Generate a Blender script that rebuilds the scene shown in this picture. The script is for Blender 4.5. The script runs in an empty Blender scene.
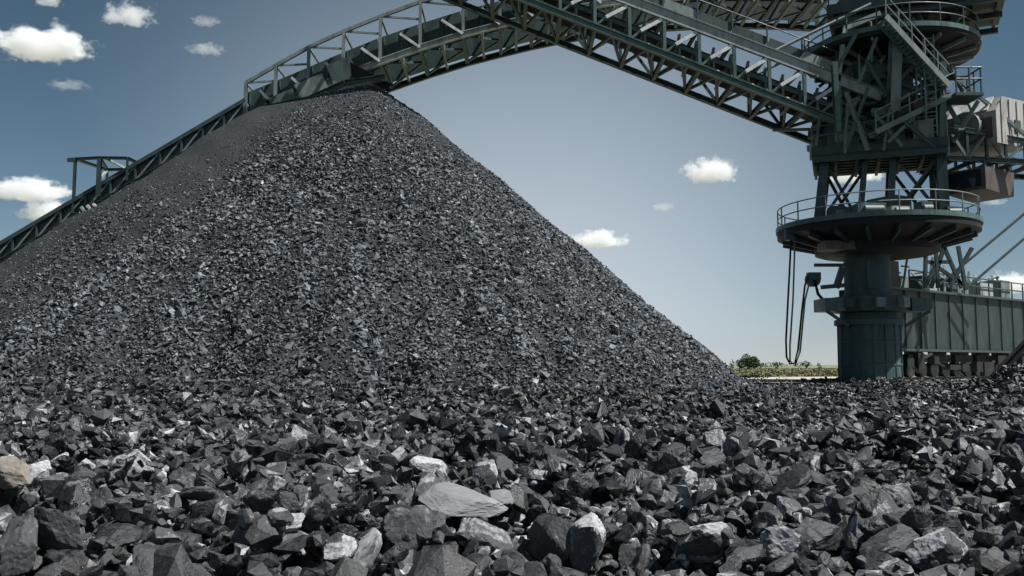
import bpy, bmesh, math, random
import numpy as np
from mathutils import Vector, Matrix, noise as mnoise

random.seed(7)
RNG = np.random.default_rng(7)
SC = bpy.context.scene
COL = SC.collection
R = math.radians

# ------------------------------------------------------------------ camera
FPX, CAM_H = 887.0, 0.8
PITCH = math.atan(77 / FPX)
cam = bpy.data.cameras.new('camera')
cam.sensor_width = 36.0
cam.lens = FPX / 1024 * 36.0
cam.clip_start, cam.clip_end = 0.05, 30000
camo = bpy.data.objects.new('camera', cam)
COL.objects.link(camo)
camo.location = (0, 0, CAM_H)
camo.rotation_euler = (math.pi / 2 + PITCH, 0, 0)
SC.camera = camo

# ------------------------------------------------------------------ sky, sun, exposure
SUN_AZ, SUN_EL = R(110), R(58)          # azimuth from +Y towards +X
w = bpy.data.worlds.new('World')
SC.world = w
w.use_nodes = True
nt = w.node_tree
sky = nt.nodes.new('ShaderNodeTexSky')
sky.sky_type = 'NISHITA'
sky.sun_disc = False
sky.sun_elevation, sky.sun_rotation = SUN_EL, SUN_AZ
sky.altitude = 3000
sky.air_density, sky.dust_density, sky.ozone_density = 1.0, 0.3, 1.0
hs = nt.nodes.new('ShaderNodeHueSaturation')
hs.inputs['Saturation'].default_value = 1.02
hs.inputs['Value'].default_value = 0.80
hs.inputs['Hue'].default_value = 0.477
nt.links.new(sky.outputs[0], hs.inputs['Color'])


def wmath(op, a, b_=None, c=None):
    q = nt.nodes.new('ShaderNodeMath')
    q.operation = op
    q.use_clamp = op == 'MINIMUM'
    for i, v_ in enumerate((a, b_, c)):
        if v_ is None: continue
        if isinstance(v_, (int, float)): q.inputs[i].default_value = v_
        else: nt.links.new(v_, q.inputs[i])
    return q.outputs[0]


# thin milky high cloud: broad veils low in the sky, one after the other round the horizon
wtc = nt.nodes.new('ShaderNodeTexCoord')
wsep = nt.nodes.new('ShaderNodeSeparateXYZ')
nt.links.new(wtc.outputs['Generated'], wsep.inputs[0])
wnz = nt.nodes.new('ShaderNodeTexNoise')
wnz.inputs['Scale'].default_value = 2.2
wnz.inputs['Detail'].default_value = 4
nt.links.new(wtc.outputs['Generated'], wnz.inputs['Vector'])
elev = wmath('ARCSINE', wsep.outputs['Z'])
azim = wmath('ARCTAN2', wsep.outputs['X'], wsep.outputs['Y'])
lobe = wmath('POWER', wmath('MULTIPLY_ADD', wmath('COSINE', wmath('MULTIPLY', wmath('ADD', azim, R(-1.0)), 5.0)), 0.5, 0.5), 1.3)
fall = wmath('MINIMUM', wmath('MAXIMUM', wmath('MULTIPLY_ADD', elev, -1 / R(26), 1.12), 0.0), 1.0)
fall = wmath('MULTIPLY', fall, wmath('MULTIPLY_ADD', wnz.outputs[0], 0.3, 0.85))
haze0 = wmath('MULTIPLY', wmath('POWER', 2.718, wmath('MULTIPLY', wmath('ABSOLUTE', elev), -1 / R(5))), 0.55)
vf = wmath('MINIMUM', wmath('MAXIMUM', wmath('MULTIPLY', lobe, fall), haze0), 1.0)
wmix = nt.nodes.new('ShaderNodeMix')
wmix.data_type = 'RGBA'
wmix.inputs[7].default_value = (8.3, 9.3, 10.3, 1)
nt.links.new(vf, wmix.inputs[0])
nt.links.new(hs.outputs[0], wmix.inputs[6])
nt.links.new(wmix.outputs[2], nt.nodes['Background'].inputs[0])
nt.nodes['Background'].inputs[1].default_value = 0.05
sun = bpy.data.lights.new('sun', 'SUN')
sun.energy, sun.angle, sun.color = 5.0, R(0.53), (1.0, 0.985, 0.968)
suno = bpy.data.objects.new('sun', sun)
COL.objects.link(suno)
sd = Vector((math.sin(SUN_AZ) * math.cos(SUN_EL), math.cos(SUN_AZ) * math.cos(SUN_EL), math.sin(SUN_EL)))
suno.rotation_euler = sd.to_track_quat('Z', 'Y').to_euler()
suno.location = sd * 60
SC.view_settings.view_transform = 'Standard'
SC.view_settings.look = 'None'
SC.view_settings.exposure = 0.5
SC.view_settings.gamma = 1.0
SC.render.engine = 'CYCLES'
SC.cycles.max_bounces = 20
SC.cycles.volume_bounces = 20
SC.cycles.use_denoising = True


def P(px, py, Y):
    """world point at depth Y that the photograph shows at pixel (px, py)"""
    u, v = (px - 512) / FPX, (288 - py) / FPX
    d = Vector((u, math.cos(PITCH) - v * math.sin(PITCH), math.sin(PITCH) + v * math.cos(PITCH)))
    return Vector((0, 0, CAM_H)) + d * (Y / d.y)


def smooth(a, b, t):
    t = np.clip((np.asarray(t, float) - a) / (b - a), 0, 1)
    return t * t * (3 - 2 * t)


# ------------------------------------------------------------------ materials
MATS = {}


def principled(name):
    m = bpy.data.materials.new(name)
    m.use_nodes = True
    MATS[name] = m
    return m, m.node_tree, m.node_tree.nodes['Principled BSDF']


def steel(name, col, rough=0.5, wear=0.5, wearcol=(0.085, 0.078, 0.072), spec=0.4, scale=1.3):
    """painted steel with streaked dust and rust"""
    m, t, b = principled(name)
    n = t.nodes
    geo = n.new('ShaderNodeNewGeometry')
    mp = n.new('ShaderNodeMapping')
    mp.inputs['Scale'].default_value = (scale * 1.6, scale * 1.6, scale * 0.5)
    t.links.new(geo.outputs['Position'], mp.inputs[0])
    nz = n.new('ShaderNodeTexNoise')
    nz.inputs['Scale'].default_value = 1.0
    nz.inputs['Detail'].default_value = 9
    nz.inputs['Roughness'].default_value = 0.68
    t.links.new(mp.outputs[0], nz.inputs['Vector'])
    rp = n.new('ShaderNodeValToRGB')
    rp.color_ramp.elements[0].position = 0.36
    rp.color_ramp.elements[0].color = (*[c * 0.55 for c in col], 1)
    rp.color_ramp.elements[1].position = 0.56
    rp.color_ramp.elements[1].color = (*col, 1)
    e = rp.color_ramp.elements.new(0.75)
    e.color = (*[c * (1 - wear) + k * wear for c, k in zip(col, wearcol)], 1)
    t.links.new(nz.outputs[0], rp.inputs[0])
    t.links.new(rp.outputs[0], b.inputs['Base Color'])
    mr = n.new('ShaderNodeMapRange')
    mr.inputs['From Min'].default_value, mr.inputs['From Max'].default_value = 0.3, 0.7
    mr.inputs['To Min'].default_value, mr.inputs['To Max'].default_value = rough - 0.12, rough + 0.2
    t.links.new(nz.outputs[0], mr.inputs[0])
    t.links.new(mr.outputs[0], b.inputs['Roughness'])
    b.inputs['Specular IOR Level'].default_value = spec
    return m


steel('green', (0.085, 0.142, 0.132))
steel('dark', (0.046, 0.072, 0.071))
steel('grey', (0.20, 0.24, 0.23))
steel('pale', (0.36, 0.40, 0.38), wear=0.5)
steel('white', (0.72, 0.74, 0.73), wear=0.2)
steel('panel_green', (0.036, 0.064, 0.060), rough=0.55)
steel('cab', (0.44, 0.42, 0.39), wear=0.4)
steel('brown', (0.105, 0.085, 0.075))
steel('pedestal', (0.058, 0.105, 0.105), rough=0.7, wear=0.25)
steel('near_black', (0.010, 0.013, 0.014), rough=0.7)  # near-black steel for round platforms and running gear
steel('chassis_green', (0.024, 0.043, 0.041), rough=0.6)
steel('rubber', (0.012, 0.013, 0.014), rough=0.7, wear=0.1)
m, t, b = principled('glass')
b.inputs['Base Color'].default_value = (0.02, 0.03, 0.035, 1)
b.inputs['Roughness'].default_value = 0.08


def coal_mat(name, lo, hi, bump_scale, bump=0.5, attr=True, tint=(1.0, 1.0, 1.03), skew=0.38, r0=0.24, r1=0.8):
    m, t, b = principled(name)
    n = t.nodes
    geo = n.new('ShaderNodeNewGeometry')
    nz = n.new('ShaderNodeTexNoise')
    nz.inputs['Scale'].default_value = bump_scale
    nz.inputs['Detail'].default_value = 8
    nz.inputs['Roughness'].default_value = 0.66
    t.links.new(geo.outputs['Position'], nz.inputs['Vector'])
    mix = n.new('ShaderNodeMath')
    mix.operation = 'MULTIPLY_ADD'
    if attr:
        at = n.new('ShaderNodeAttribute')
        at.attribute_name = 'shade'
        t.links.new(at.outputs['Fac'], mix.inputs[0])
    else:
        nl = n.new('ShaderNodeTexNoise')
        nl.inputs['Scale'].default_value = bump_scale * 0.09
        nl.inputs['Detail'].default_value = 6
        t.links.new(geo.outputs['Position'], nl.inputs['Vector'])
        t.links.new(nl.outputs[0], mix.inputs[0])
    mix.inputs[1].default_value = 0.75
    sc = n.new('ShaderNodeMath')
    sc.operation = 'MULTIPLY_ADD'
    sc.inputs[1].default_value, sc.inputs[2].default_value = 0.9, -0.32
    t.links.new(nz.outputs[0], sc.inputs[0])
    t.links.new(sc.outputs[0], mix.inputs[2])
    rp = n.new('ShaderNodeValToRGB')
    rp.color_ramp.elements[0].position = 0.05
    rp.color_ramp.elements[0].color = (*[lo * c for c in tint], 1)
    rp.color_ramp.elements[1].position = 0.95
    rp.color_ramp.elements[1].color = (*[hi * c for c in tint], 1)
    e = rp.color_ramp.elements.new(0.62)
    e.color = (*[(lo * (1 - skew) + hi * skew) * c for c in tint], 1)
    t.links.new(mix.outputs[0], rp.inputs[0])
    t.links.new(rp.outputs[0], b.inputs['Base Color'])
    mr = n.new('ShaderNodeMapRange')
    mr.inputs['From Min'].default_value, mr.inputs['From Max'].default_value = 0.0, 0.6
    mr.inputs['To Min'].default_value, mr.inputs['To Max'].default_value = r0, r1
    t.links.new(mix.outputs[0], mr.inputs[0])
    t.links.new(mr.outputs[0], b.inputs['Roughness'])
    b.inputs['Specular IOR Level'].default_value = 0.42
    bp = n.new('ShaderNodeBump')
    bp.inputs['Strength'].default_value = bump
    bp.inputs['Distance'].default_value = 0.35 / bump_scale
    t.links.new(nz.outputs[0], bp.inputs['Height'])
    t.links.new(bp.outputs[0], b.inputs['Normal'])
    return m


coal_mat('coal', 0.003, 0.44, 34, 0.8, tint=(0.98, 0.99, 1.01), skew=0.15, r0=0.18)
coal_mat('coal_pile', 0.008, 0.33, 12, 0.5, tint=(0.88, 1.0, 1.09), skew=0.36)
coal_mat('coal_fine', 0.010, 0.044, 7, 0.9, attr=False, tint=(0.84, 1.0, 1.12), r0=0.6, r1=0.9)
coal_mat('coal_ground', 0.004, 0.012, 14, 0.9, attr=False, r0=0.6, r1=0.9)
coal_mat('slate_stone', 0.12, 0.30, 26, 0.35, attr=False, tint=(1, 1, 1), r0=0.5, r1=0.8)
coal_mat('yellow_stone', 0.05, 0.6, 30, 0.9, attr=False, tint=(1.0, 0.9, 0.74), r0=0.7, r1=0.9)


def noise_mat(name, c0, c1, scale, rough=0.9, c2=None):
    m, t, b = principled(name)
    geo = t.nodes.new('ShaderNodeNewGeometry')
    nz = t.nodes.new('ShaderNodeTexNoise')
    nz.inputs['Scale'].default_value = scale
    nz.inputs['Detail'].default_value = 10
    nz.inputs['Roughness'].default_value = 0.7
    t.links.new(geo.outputs['Position'], nz.inputs['Vector'])
    rp = t.nodes.new('ShaderNodeValToRGB')
    rp.color_ramp.elements[0].position, rp.color_ramp.elements[1].position = 0.35, 0.62
    rp.color_ramp.elements[0].color, rp.color_ramp.elements[1].color = (*c0, 1), (*c1, 1)
    if c2:
        e = rp.color_ramp.elements.new(0.75)
        e.color = (*c2, 1)
    t.links.new(nz.outputs[0], rp.inputs[0])
    t.links.new(rp.outputs[0], b.inputs['Base Color'])
    b.inputs['Roughness'].default_value = rough
    b.inputs['Specular IOR Level'].default_value = 0.2
    return m


noise_mat('field', (0.10, 0.11, 0.06), (0.25, 0.24, 0.16), 0.09, 0.95, (0.32, 0.30, 0.21))
noise_mat('track', (0.34, 0.31, 0.26), (0.52, 0.48, 0.42), 0.6)
noise_mat('grass', (0.08, 0.09, 0.04), (0.22, 0.21, 0.12), 0.5)
noise_mat('leaf', (0.022, 0.040, 0.016), (0.055, 0.085, 0.032), 1.4, 0.7)
noise_mat('bark', (0.06, 0.045, 0.03), (0.12, 0.09, 0.06), 5)

# ------------------------------------------------------------------ object helpers
W = {}


def tag(o, label=None, cat=None, group=None, kind=None):
    if label: o['label'] = label
    if cat: o['category'] = cat
    if group: o['group'] = group
    if kind: o['kind'] = kind
    return o


def place(o, parent=None, mat4=None):
    mat4 = mat4 or Matrix.Identity(4)
    W[o.name] = mat4
    if parent:
        o.parent = parent
        o.matrix_parent_inverse = W[parent.name].inverted()
    o.matrix_basis = mat4
    return o


def empty(name, loc, parent=None):
    o = bpy.data.objects.new(name, None)
    o.empty_display_size = 0.3
    COL.objects.link(o)
    return place(o, parent, Matrix.Translation(loc))


class MB:
    def __init__(s):
        s.v, s.f = [], []

    def add(s, v, f):
        k = len(s.v)
        s.v += [tuple(p) for p in v]
        s.f += [tuple(i + k for i in q) for q in f]
        return s

    def prism(s, poly, p, q, up=Vector((0, 0, 1))):
        """extrude a closed 2-D outline (side, up) from p to q"""
        p, q = Vector(p), Vector(q)
        d = (q - p).normalized()
        up = Vector(up)
        if abs(d.dot(up)) > 0.98: up = Vector((0, 1, 0))
        sd_ = d.cross(up).normalized()
        u = sd_.cross(d)
        n = len(poly)
        v = [c + sd_ * a + u * b_ for c in (p, q) for a, b_ in poly]
        f = [(i, (i + 1) % n, n + (i + 1) % n, n + i) for i in range(n)]
        return s.add(v, f + [tuple(range(n))[::-1], tuple(range(n, 2 * n))])

    def beam(s, p, q, w, h, up=(0, 0, 1)):
        return s.prism([(-w / 2, -h / 2), (w / 2, -h / 2), (w / 2, h / 2), (-w / 2, h / 2)], p, q, up)

    def ibeam(s, p, q, w, h, up=(0, 0, 1), k=0.22):
        a, b_, c, d = w / 2, h / 2, w * k / 2, h / 2 * (1 - k)
        return s.prism([(-a, -b_), (a, -b_), (a, -d), (c, -d), (c, d), (a, d), (a, b_), (-a, b_), (-a, d), (-c, d), (-c, -d), (-a, -d)], p, q, up)

    def box(s, c, sz, rz=0.0):
        m_ = Matrix.Translation(c) @ Matrix.Rotation(rz, 4, 'Z')
        v = [m_ @ Vector((sx * sz[0] / 2, sy * sz[1] / 2, sz_ * sz[2] / 2)) for sz_ in (-1, 1) for sx, sy in ((-1, -1), (1, -1), (1, 1), (-1, 1))]
        return s.add(v, [(3, 2, 1, 0), (4, 5, 6, 7), (0, 1, 5, 4), (1, 2, 6, 5), (2, 3, 7, 6), (3, 0, 4, 7)])

    def tube(s, pts, r, n=8):
        pts = [Vector(p) for p in pts]
        v, f = [], []
        for i, p in enumerate(pts):
            d = (pts[min(i + 1, len(pts) - 1)] - pts[max(i - 1, 0)]).normalized()
            up = Vector((0, 0, 1)) if abs(d.z) < 0.95 else Vector((0, 1, 0))
            a = d.cross(up).normalized()
            b_ = a.cross(d)
            rr = r[i] if isinstance(r, (list, tuple)) else r
            v += [p + (a * math.cos(2 * math.pi * j / n) + b_ * math.sin(2 * math.pi * j / n)) * rr for j in range(n)]
        for i in range(len(pts) - 1):
            f += [(i * n + j, i * n + (j + 1) % n, (i + 1) * n + (j + 1) % n, (i + 1) * n + j) for j in range(n)]
        f += [tuple(range(n)), tuple(range((len(pts) - 1) * n, len(pts) * n))[::-1]]
        return s.add(v, f)

    def lathe(s, c, prof, n=48, close=True):
        """prof: (radius, z) pairs about the vertical through c"""
        v, f = [], []
        for r, z in prof:
            v += [(c[0] + r * math.cos(2 * math.pi * j / n), c[1] + r * math.sin(2 * math.pi * j / n), z) for j in range(n)]
        for i in range(len(prof) - 1):
            f += [(i * n + j, i * n + (j + 1) % n, (i + 1) * n + (j + 1) % n, (i + 1) * n + j) for j in range(n)]
        if close:
            f += [tuple(range(n))[::-1], tuple(range((len(prof) - 1) * n, len(prof) * n))]
        return s.add(v, f)

    def build(s, name, mat, parent=None, smooth_=False, label=None):
        me = bpy.data.meshes.new(name)
        me.from_pydata(s.v, [], s.f)
        bm = bmesh.new()
        bm.from_mesh(me)
        bmesh.ops.recalc_face_normals(bm, faces=bm.faces)
        bm.to_mesh(me)
        bm.free()
        me.materials.append(MATS[mat])
        if smooth_:
            me.shade_smooth()
            me.set_sharp_from_angle(angle=R(32))
        o = bpy.data.objects.new(name, me)
        COL.objects.link(o)
        place(o, parent)
        if label: o['label'] = label
        return o


def beam(name, p, q, w_, h_, mat, parent, up=(0, 0, 1), kind='box'):
    mb = MB()
    if kind == 'i': mb.ibeam(p, q, w_, h_, up)
    elif kind == 'tube': mb.tube([p, q], w_ / 2, 8)
    else: mb.beam(p, q, w_, h_, up)
    return mb.build(name, mat, parent, kind == 'tube')


def rail(parent, pts, h=1.05, step=1.4, closed=False, mat='grey', r=0.024, toe=True):
    """posts (one object each), top and middle rails along a path"""
    pts = [Vector(p) for p in pts]
    if closed: pts = pts + [pts[0]]
    up = Vector((0, 0, 1))
    for k, zz in enumerate((h, h * 0.55)):
        MB().tube([p + up * zz for p in pts], r, 6).build('handrail', mat, parent, True)
    seg = 0.0
    last = -9e9
    for a, b_ in zip(pts[:-1], pts[1:]):
        L = (b_ - a).length
        k = 0.0
        while k < L:
            if seg + k - last >= step - 1e-6:
                q = a.lerp(b_, k / L)
                MB().tube([q, q + up * h], r * 1.15, 6).build('railing_post', mat, parent, True)
                last = seg + k
            k += step / 8
        seg += L


# ------------------------------------------------------------------ terrain and pile shape
def hills(x, y):
    return (0.045 * np.sin(0.9 * x + 1.3 * np.sin(0.5 * y)) * np.cos(0.7 * y + 0.4) + 0.035 * np.sin(2.1 * x + 0.6 * y + 1.0)
            + 0.03 * np.sin(1.7 * y - 1.1 * x))


def terrain(x, y):
    x, y = np.asarray(x, float), np.asarray(y, float)
    z = -0.30 - 0.09 * smooth(4, 10, x) * smooth(18, 30, y) + 0.20 * smooth(14, 26, y) * smooth(9, -2, x) + 0.22 * smooth(2, -9, x) * smooth(8, 18, y)
    z = z + hills(x, y) * smooth(1, 4, y)
    z = z + 1.6 * np.exp(-(((x - 16.8) / 2.3) ** 2 + ((y - 26) / 3.0) ** 2))
    return z * (1 - smooth(38, 43, y)) + 0.01


APEX = (-7.2, 44.0, 15.1)


def pile_z(x, y):
    x, y = np.asarray(x, float), np.asarray(y, float)
    dx, dy = x - APEX[0], y - APEX[1]
    # wind-rowed crest: the tip is drawn out a little to the left
    ex = np.where(dx < 0, np.maximum(-dx - 5.0, 0) * -1, dx)
    r = np.sqrt(ex ** 2 + dy ** 2)
    c = np.where(r > 1e-6, -ex / np.maximum(r, 1e-6), 0)          # 1 towards the left
    tn = 0.85 - 0.05 * smooth(0.0, 1.0, c)
    lump = 0.10 * np.sin(0.55 * x + 0.8 * y) + 0.08 * np.sin(1.3 * x - 0.6 * y + 2) + 0.05 * np.sin(2.7 * x + 2.2 * y)
    lump = lump + smooth(11, 18, r) * smooth(7, 0, x) * (0.28 * np.sin(0.9 * x + 1.1) + 0.2 * np.sin(2.3 * x + 0.5 * y) + 0.12 * np.sin(4.1 * x))
    z = APEX[2] - 0.0 - tn * (np.sqrt(r ** 2 + 0.25) - 0.35) + lump * smooth(0, 4, r) - 0.20 * np.minimum(np.maximum(-dx, 0), 5.0)
    return z


def grid_obj(name, xs, ys, fn, mat, parent=None, keep=None, smooth_=True):
    X, Y = np.meshgrid(xs, ys)
    Z = fn(X, Y)
    nx, ny = len(xs), len(ys)
    v = np.stack([X.ravel(), Y.ravel(), Z.ravel()], 1)
    i = (np.arange(ny - 1)[:, None] * nx + np.arange(nx - 1)[None]).ravel()
    f = np.stack([i, i + 1, i + nx + 1, i + nx], 1)
    if keep is not None:
        f = f[keep(v[f].mean(1))]
    me = bpy.data.meshes.new(name)
    me.from_pydata(v.tolist(), [], f.tolist())
    me.materials.append(MATS[mat])
    if smooth_: me.shade_smooth()
    o = bpy.data.objects.new(name, me)
    COL.objects.link(o)
    return place(o, parent)


tag(grid_obj('field', [-6000, -600, -120, -119, 0, 49, 50, 150, 600, 6000], [-600, -90, -89, 0, 42, 42.8, 60, 120, 300, 900, 9000], lambda x, y: np.where((x > -119.5) & (x < 49.5) & (y > -89.5) & (y < 42.4), -0.8, -0.02), 'field'),
    'dry pale green grass field stretching behind the coal yard', kind='structure')
tag(grid_obj('dirt_track', np.linspace(-60, 130, 80), np.linspace(0, 1, 4),
             lambda x, y: 0 * x + 0.006, 'track'), 'pale dusty track behind the coal yard', kind='structure')
tr = bpy.data.objects['dirt_track']
for vtx in tr.data.vertices:
    s_ = vtx.co.y
    vtx.co.y = 41 + s_ * (19.5 + 1.2 * math.sin(vtx.co.x * 0.31)) + (1 - s_) * 0.8 * math.sin(vtx.co.x * 0.9)
yard = grid_obj('ground', np.concatenate([[-120, -70], np.linspace(-40, 34, 250), [50]]), np.concatenate([[-90, -40, -12, -4], np.linspace(0, 44, 170)]),
                lambda x, y: terrain(x, y) + 0.012, 'coal_ground')
tag(yard, 'black coal dust floor of the yard', kind='structure')

# ------------------------------------------------------------------ lump shapes


def hull_shape(npts, rng, flat=(1.0, 0.78, 0.52)):
    p = rng.normal(size=(npts, 3))
    p /= np.linalg.norm(p, axis=1)[:, None]
    p *= rng.uniform(0.72, 1.0, (npts, 1))
    cubic = rng.uniform(0.0, 0.55)
    p = p * (1 - cubic) + np.sign(p) * np.minimum(np.abs(p) * 1.7, 0.72) * cubic
    p *= np.array(flat) * rng.uniform(0.8, 1.2, 3)
    bm = bmesh.new()
    for q in p: bm.verts.new(q)
    r = bmesh.ops.convex_hull(bm, input=bm.verts)
    bmesh.ops.delete(bm, geom=[g for g in r['geom_interior'] if isinstance(g, bmesh.types.BMVert)], context='VERTS')
    bmesh.ops.recalc_face_normals(bm, faces=bm.faces)
    bm.verts.ensure_lookup_table()
    v = np.array([x.co[:] for x in bm.verts])
    f = np.array([[x.index for x in q.verts] for q in bm.faces])
    bm.free()
    v -= (v.max(0) + v.min(0)) / 2
    v /= (v.max(0) - v.min(0)).max()
    return v, f


def rock_mesh(name, rng, mat, flat=(1.0, 0.78, 0.5), nplanes=15, shade=0.5, rough=0.022):
    """a fractured lump: a ball cut back to random planes, with chipped edges"""
    bm = bmesh.new()
    bmesh.ops.create_icosphere(bm, subdivisions=4, radius=1)
    nrm = rng.normal(size=(nplanes, 3))
    nrm /= np.linalg.norm(nrm, axis=1)[:, None]
    dist = rng.uniform(0.55, 0.9, nplanes)
    off = Vector(rng.uniform(-50, 50, 3))
    for v in bm.verts:
        d = np.array(v.co[:])
        k = nrm @ d
        with np.errstate(divide='ignore'):
            rr = np.where(k > 1e-3, dist / np.maximum(k, 1e-3), 9)
        r_ = min(rr.min(), 1.0)
        q = Vector(d * r_)
        lay = mnoise.noise(Vector((q.x * 1.2, q.y * 1.2, q.z * 13)) + off)
        r2 = 1 + rough * 2.2 * mnoise.noise(q * 2.7 + off) + rough * 1.5 * mnoise.noise(q * 7 + off) + rough * 0.9 * mnoise.noise(q * 17 + off) + rough * (1.1 if flat[2] > 0.3 else 0.35) * lay
        v.co = Vector((q.x * flat[0], q.y * flat[1], q.z * flat[2])) * r2
    xs = [v.co.x for v in bm.verts]
    k = 1 / (max(xs) - min(xs))
    for v in bm.verts: v.co *= k
    me = bpy.data.meshes.new(name)
    bm.to_mesh(me)
    bm.free()
    me.materials.append(MATS[mat])
    fc = np.array([p.center[:] for p in me.polygons]) / np.array(flat)
    fc /= np.linalg.norm(fc, axis=1)[:, None]
    kk = fc @ nrm.T
    pl = np.where(kk > 1e-3, dist / np.maximum(kk, 1e-3), 9).argmin(1)
    at = me.attributes.new('shade', 'FLOAT', 'FACE')
    at.data.foreach_set('value', np.clip(shade + rng.normal(0, 0.17, nplanes)[pl] + rng.normal(0, 0.02, len(pl)), 0, 1).astype(np.float32))
    return me


def rot_mats(rx, ry, rz):
    cx, sx, cy, sy, cz, sz = np.cos(rx), np.sin(rx), np.cos(ry), np.sin(ry), np.cos(rz), np.sin(rz)
    M = np.empty((len(rx), 3, 3))
    M[:, 0, 0] = cz * cy; M[:, 0, 1] = cz * sy * sx - sz * cx; M[:, 0, 2] = cz * sy * cx + sz * sx
    M[:, 1, 0] = sz * cy; M[:, 1, 1] = sz * sy * sx + cz * cx; M[:, 1, 2] = sz * sy * cx - cz * sx
    M[:, 2, 0] = -sy; M[:, 2, 1] = cy * sx; M[:, 2, 2] = cy * cx
    return M


def merged(name, shapes, which, pos, rot, size, shade, mat, parent=None, facet=0.17):
    """many lumps joined into one mesh"""
    V, F, S = [], [], []
    base = 0
    for k, (v, f) in enumerate(shapes):
        idx = np.nonzero(which == k)[0]
        if not len(idx): continue
        vv = np.einsum('nij,vj->nvi', rot[idx], v) * size[idx][:, None, None] + pos[idx][:, None, :]
        ff = f[None] + (np.arange(len(idx)) * len(v))[:, None, None] + base
        V.append(vv.reshape(-1, 3)); F.append(ff.reshape(-1, 3))
        S.append((shade[idx][:, None] + RNG.normal(0, facet, (len(idx), len(f)))).ravel())
        base += len(idx) * len(v)
    V, F, S = np.concatenate(V), np.concatenate(F), np.concatenate(S)
    me = bpy.data.meshes.new(name)
    me.vertices.add(len(V))
    me.vertices.foreach_set('co', V.ravel().astype(np.float32))
    me.loops.add(F.size)
    me.loops.foreach_set('vertex_index', F.ravel().astype(np.int32))
    me.polygons.add(len(F))
    me.polygons.foreach_set('loop_start', np.arange(0, F.size, 3, dtype=np.int32))
    me.polygons.foreach_set('use_smooth', np.zeros(len(F), bool))
    me.update(calc_edges=True)
    at = me.attributes.new('shade', 'FLOAT', 'FACE')
    at.data.foreach_set('value', np.clip(S, 0, 1).astype(np.float32))
    me.materials.append(MATS[mat])
    o = bpy.data.objects.new(name, me)
    COL.objects.link(o)
    return place(o, parent)


# ------------------------------------------------------------------ coal pile
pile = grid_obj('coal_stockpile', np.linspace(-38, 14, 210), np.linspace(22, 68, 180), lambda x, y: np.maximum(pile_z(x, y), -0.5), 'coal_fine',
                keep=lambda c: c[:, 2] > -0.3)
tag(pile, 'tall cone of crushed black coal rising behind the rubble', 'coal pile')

n = 235000
px_, py_ = RNG.uniform(-36, 13, n), RNG.uniform(23, 49, n)
pz_ = pile_z(px_, py_)
ddx, ddy = px_ - APEX[0], py_ - APEX[1]
ang = np.degrees(np.arctan2(np.abs(ddy), -ddx - 2.5))            # 0 along the left crest
wob = 7 * np.sin(0.5 * px_ + 0.3 * py_) + 5 * np.sin(1.4 * px_ - 0.9 * py_)
cov = smooth(36, 80, ang + wob)
dens = 0.22 + 0.78 * cov
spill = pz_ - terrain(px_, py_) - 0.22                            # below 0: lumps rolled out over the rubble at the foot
pz_ = np.maximum(pz_, terrain(px_, py_) + 0.2)
ok = ((spill > 0) | (RNG.random(n) < 0.45 * np.exp(np.minimum(spill, 0) / 0.8))) & (spill > -3) & (RNG.random(n) < dens) & (RNG.random(n) < np.where(py_ > 45.5, 0.35, 1))
px_, py_, pz_, cov, spill = px_[ok], py_[ok], pz_[ok], cov[ok], spill[ok]
n = len(px_)
size = np.clip(RNG.lognormal(math.log(0.132), 0.33, n), 0.06, 0.34) * (0.36 + 0.64 * cov) * (1 - 0.5 * smooth(37, 42.5, py_))
fan = np.arctan2(py_ - APEX[1], px_ - APEX[0])                   # runs of coarser and finer coal down the slope
streak = np.sin(31 * fan + 2 * np.sin(0.4 * pz_)) * np.sin(13 * fan + 0.35 * pz_) + 0.6 * np.sin(57 * fan + 0.6 * pz_)
size *= 1 + 0.16 * streak
shapes_s = [hull_shape(11, RNG) for _ in range(14)]
shapes_t = [hull_shape(7, RNG) for _ in range(14)]
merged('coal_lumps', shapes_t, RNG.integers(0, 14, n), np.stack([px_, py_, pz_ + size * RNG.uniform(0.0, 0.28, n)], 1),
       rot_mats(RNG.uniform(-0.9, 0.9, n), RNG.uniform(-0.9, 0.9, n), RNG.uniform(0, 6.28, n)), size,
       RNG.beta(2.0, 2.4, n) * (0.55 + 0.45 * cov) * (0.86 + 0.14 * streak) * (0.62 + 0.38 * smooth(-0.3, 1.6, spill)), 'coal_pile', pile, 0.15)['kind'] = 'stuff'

# ------------------------------------------------------------------ coal rubble on the ground: dropped one by one onto a height map
G = 0.04
GX0, GY0, GNX, GNY = -27.0, 1.0, 1350, 1060
gx = GX0 + (np.arange(GNX) + 0.5) * G
gy = GY0 + (np.arange(GNY) + 0.5) * G
HM = terrain(gx[None, :], gy[:, None])
HM = HM + 0.05 * np.sin(7.3 * gx[None, :] + 2.1 * np.sin(3.1 * gy[:, None])) * np.sin(8.9 * gy[:, None] + 1.7 * np.sin(2.7 * gx[None, :])) \
    + 0.04 * np.sin(14 * gx[None, :] + 5 * gy[:, None]) * np.sin(17 * gy[:, None] - 6 * gx[None, :])


def band(y0, y1, med, sig, lo, hi, layers, slope=0.66):
    s = np.clip(np.exp(RNG.normal(math.log(med), sig, 20000)), lo, hi)
    area = slope * (y1 ** 2 - y0 ** 2) + 2 * 1.2 * (y1 - y0)
    cnt = int(layers * area / (0.42 * np.mean(s ** 2)))
    yy = np.sqrt(RNG.uniform(y0 ** 2, y1 ** 2, cnt))
    xx = RNG.uniform(-1, 1, cnt) * (slope * yy + 1.2)
    return xx, yy, np.clip(np.exp(RNG.normal(math.log(med), sig, cnt)), lo, hi)


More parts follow.
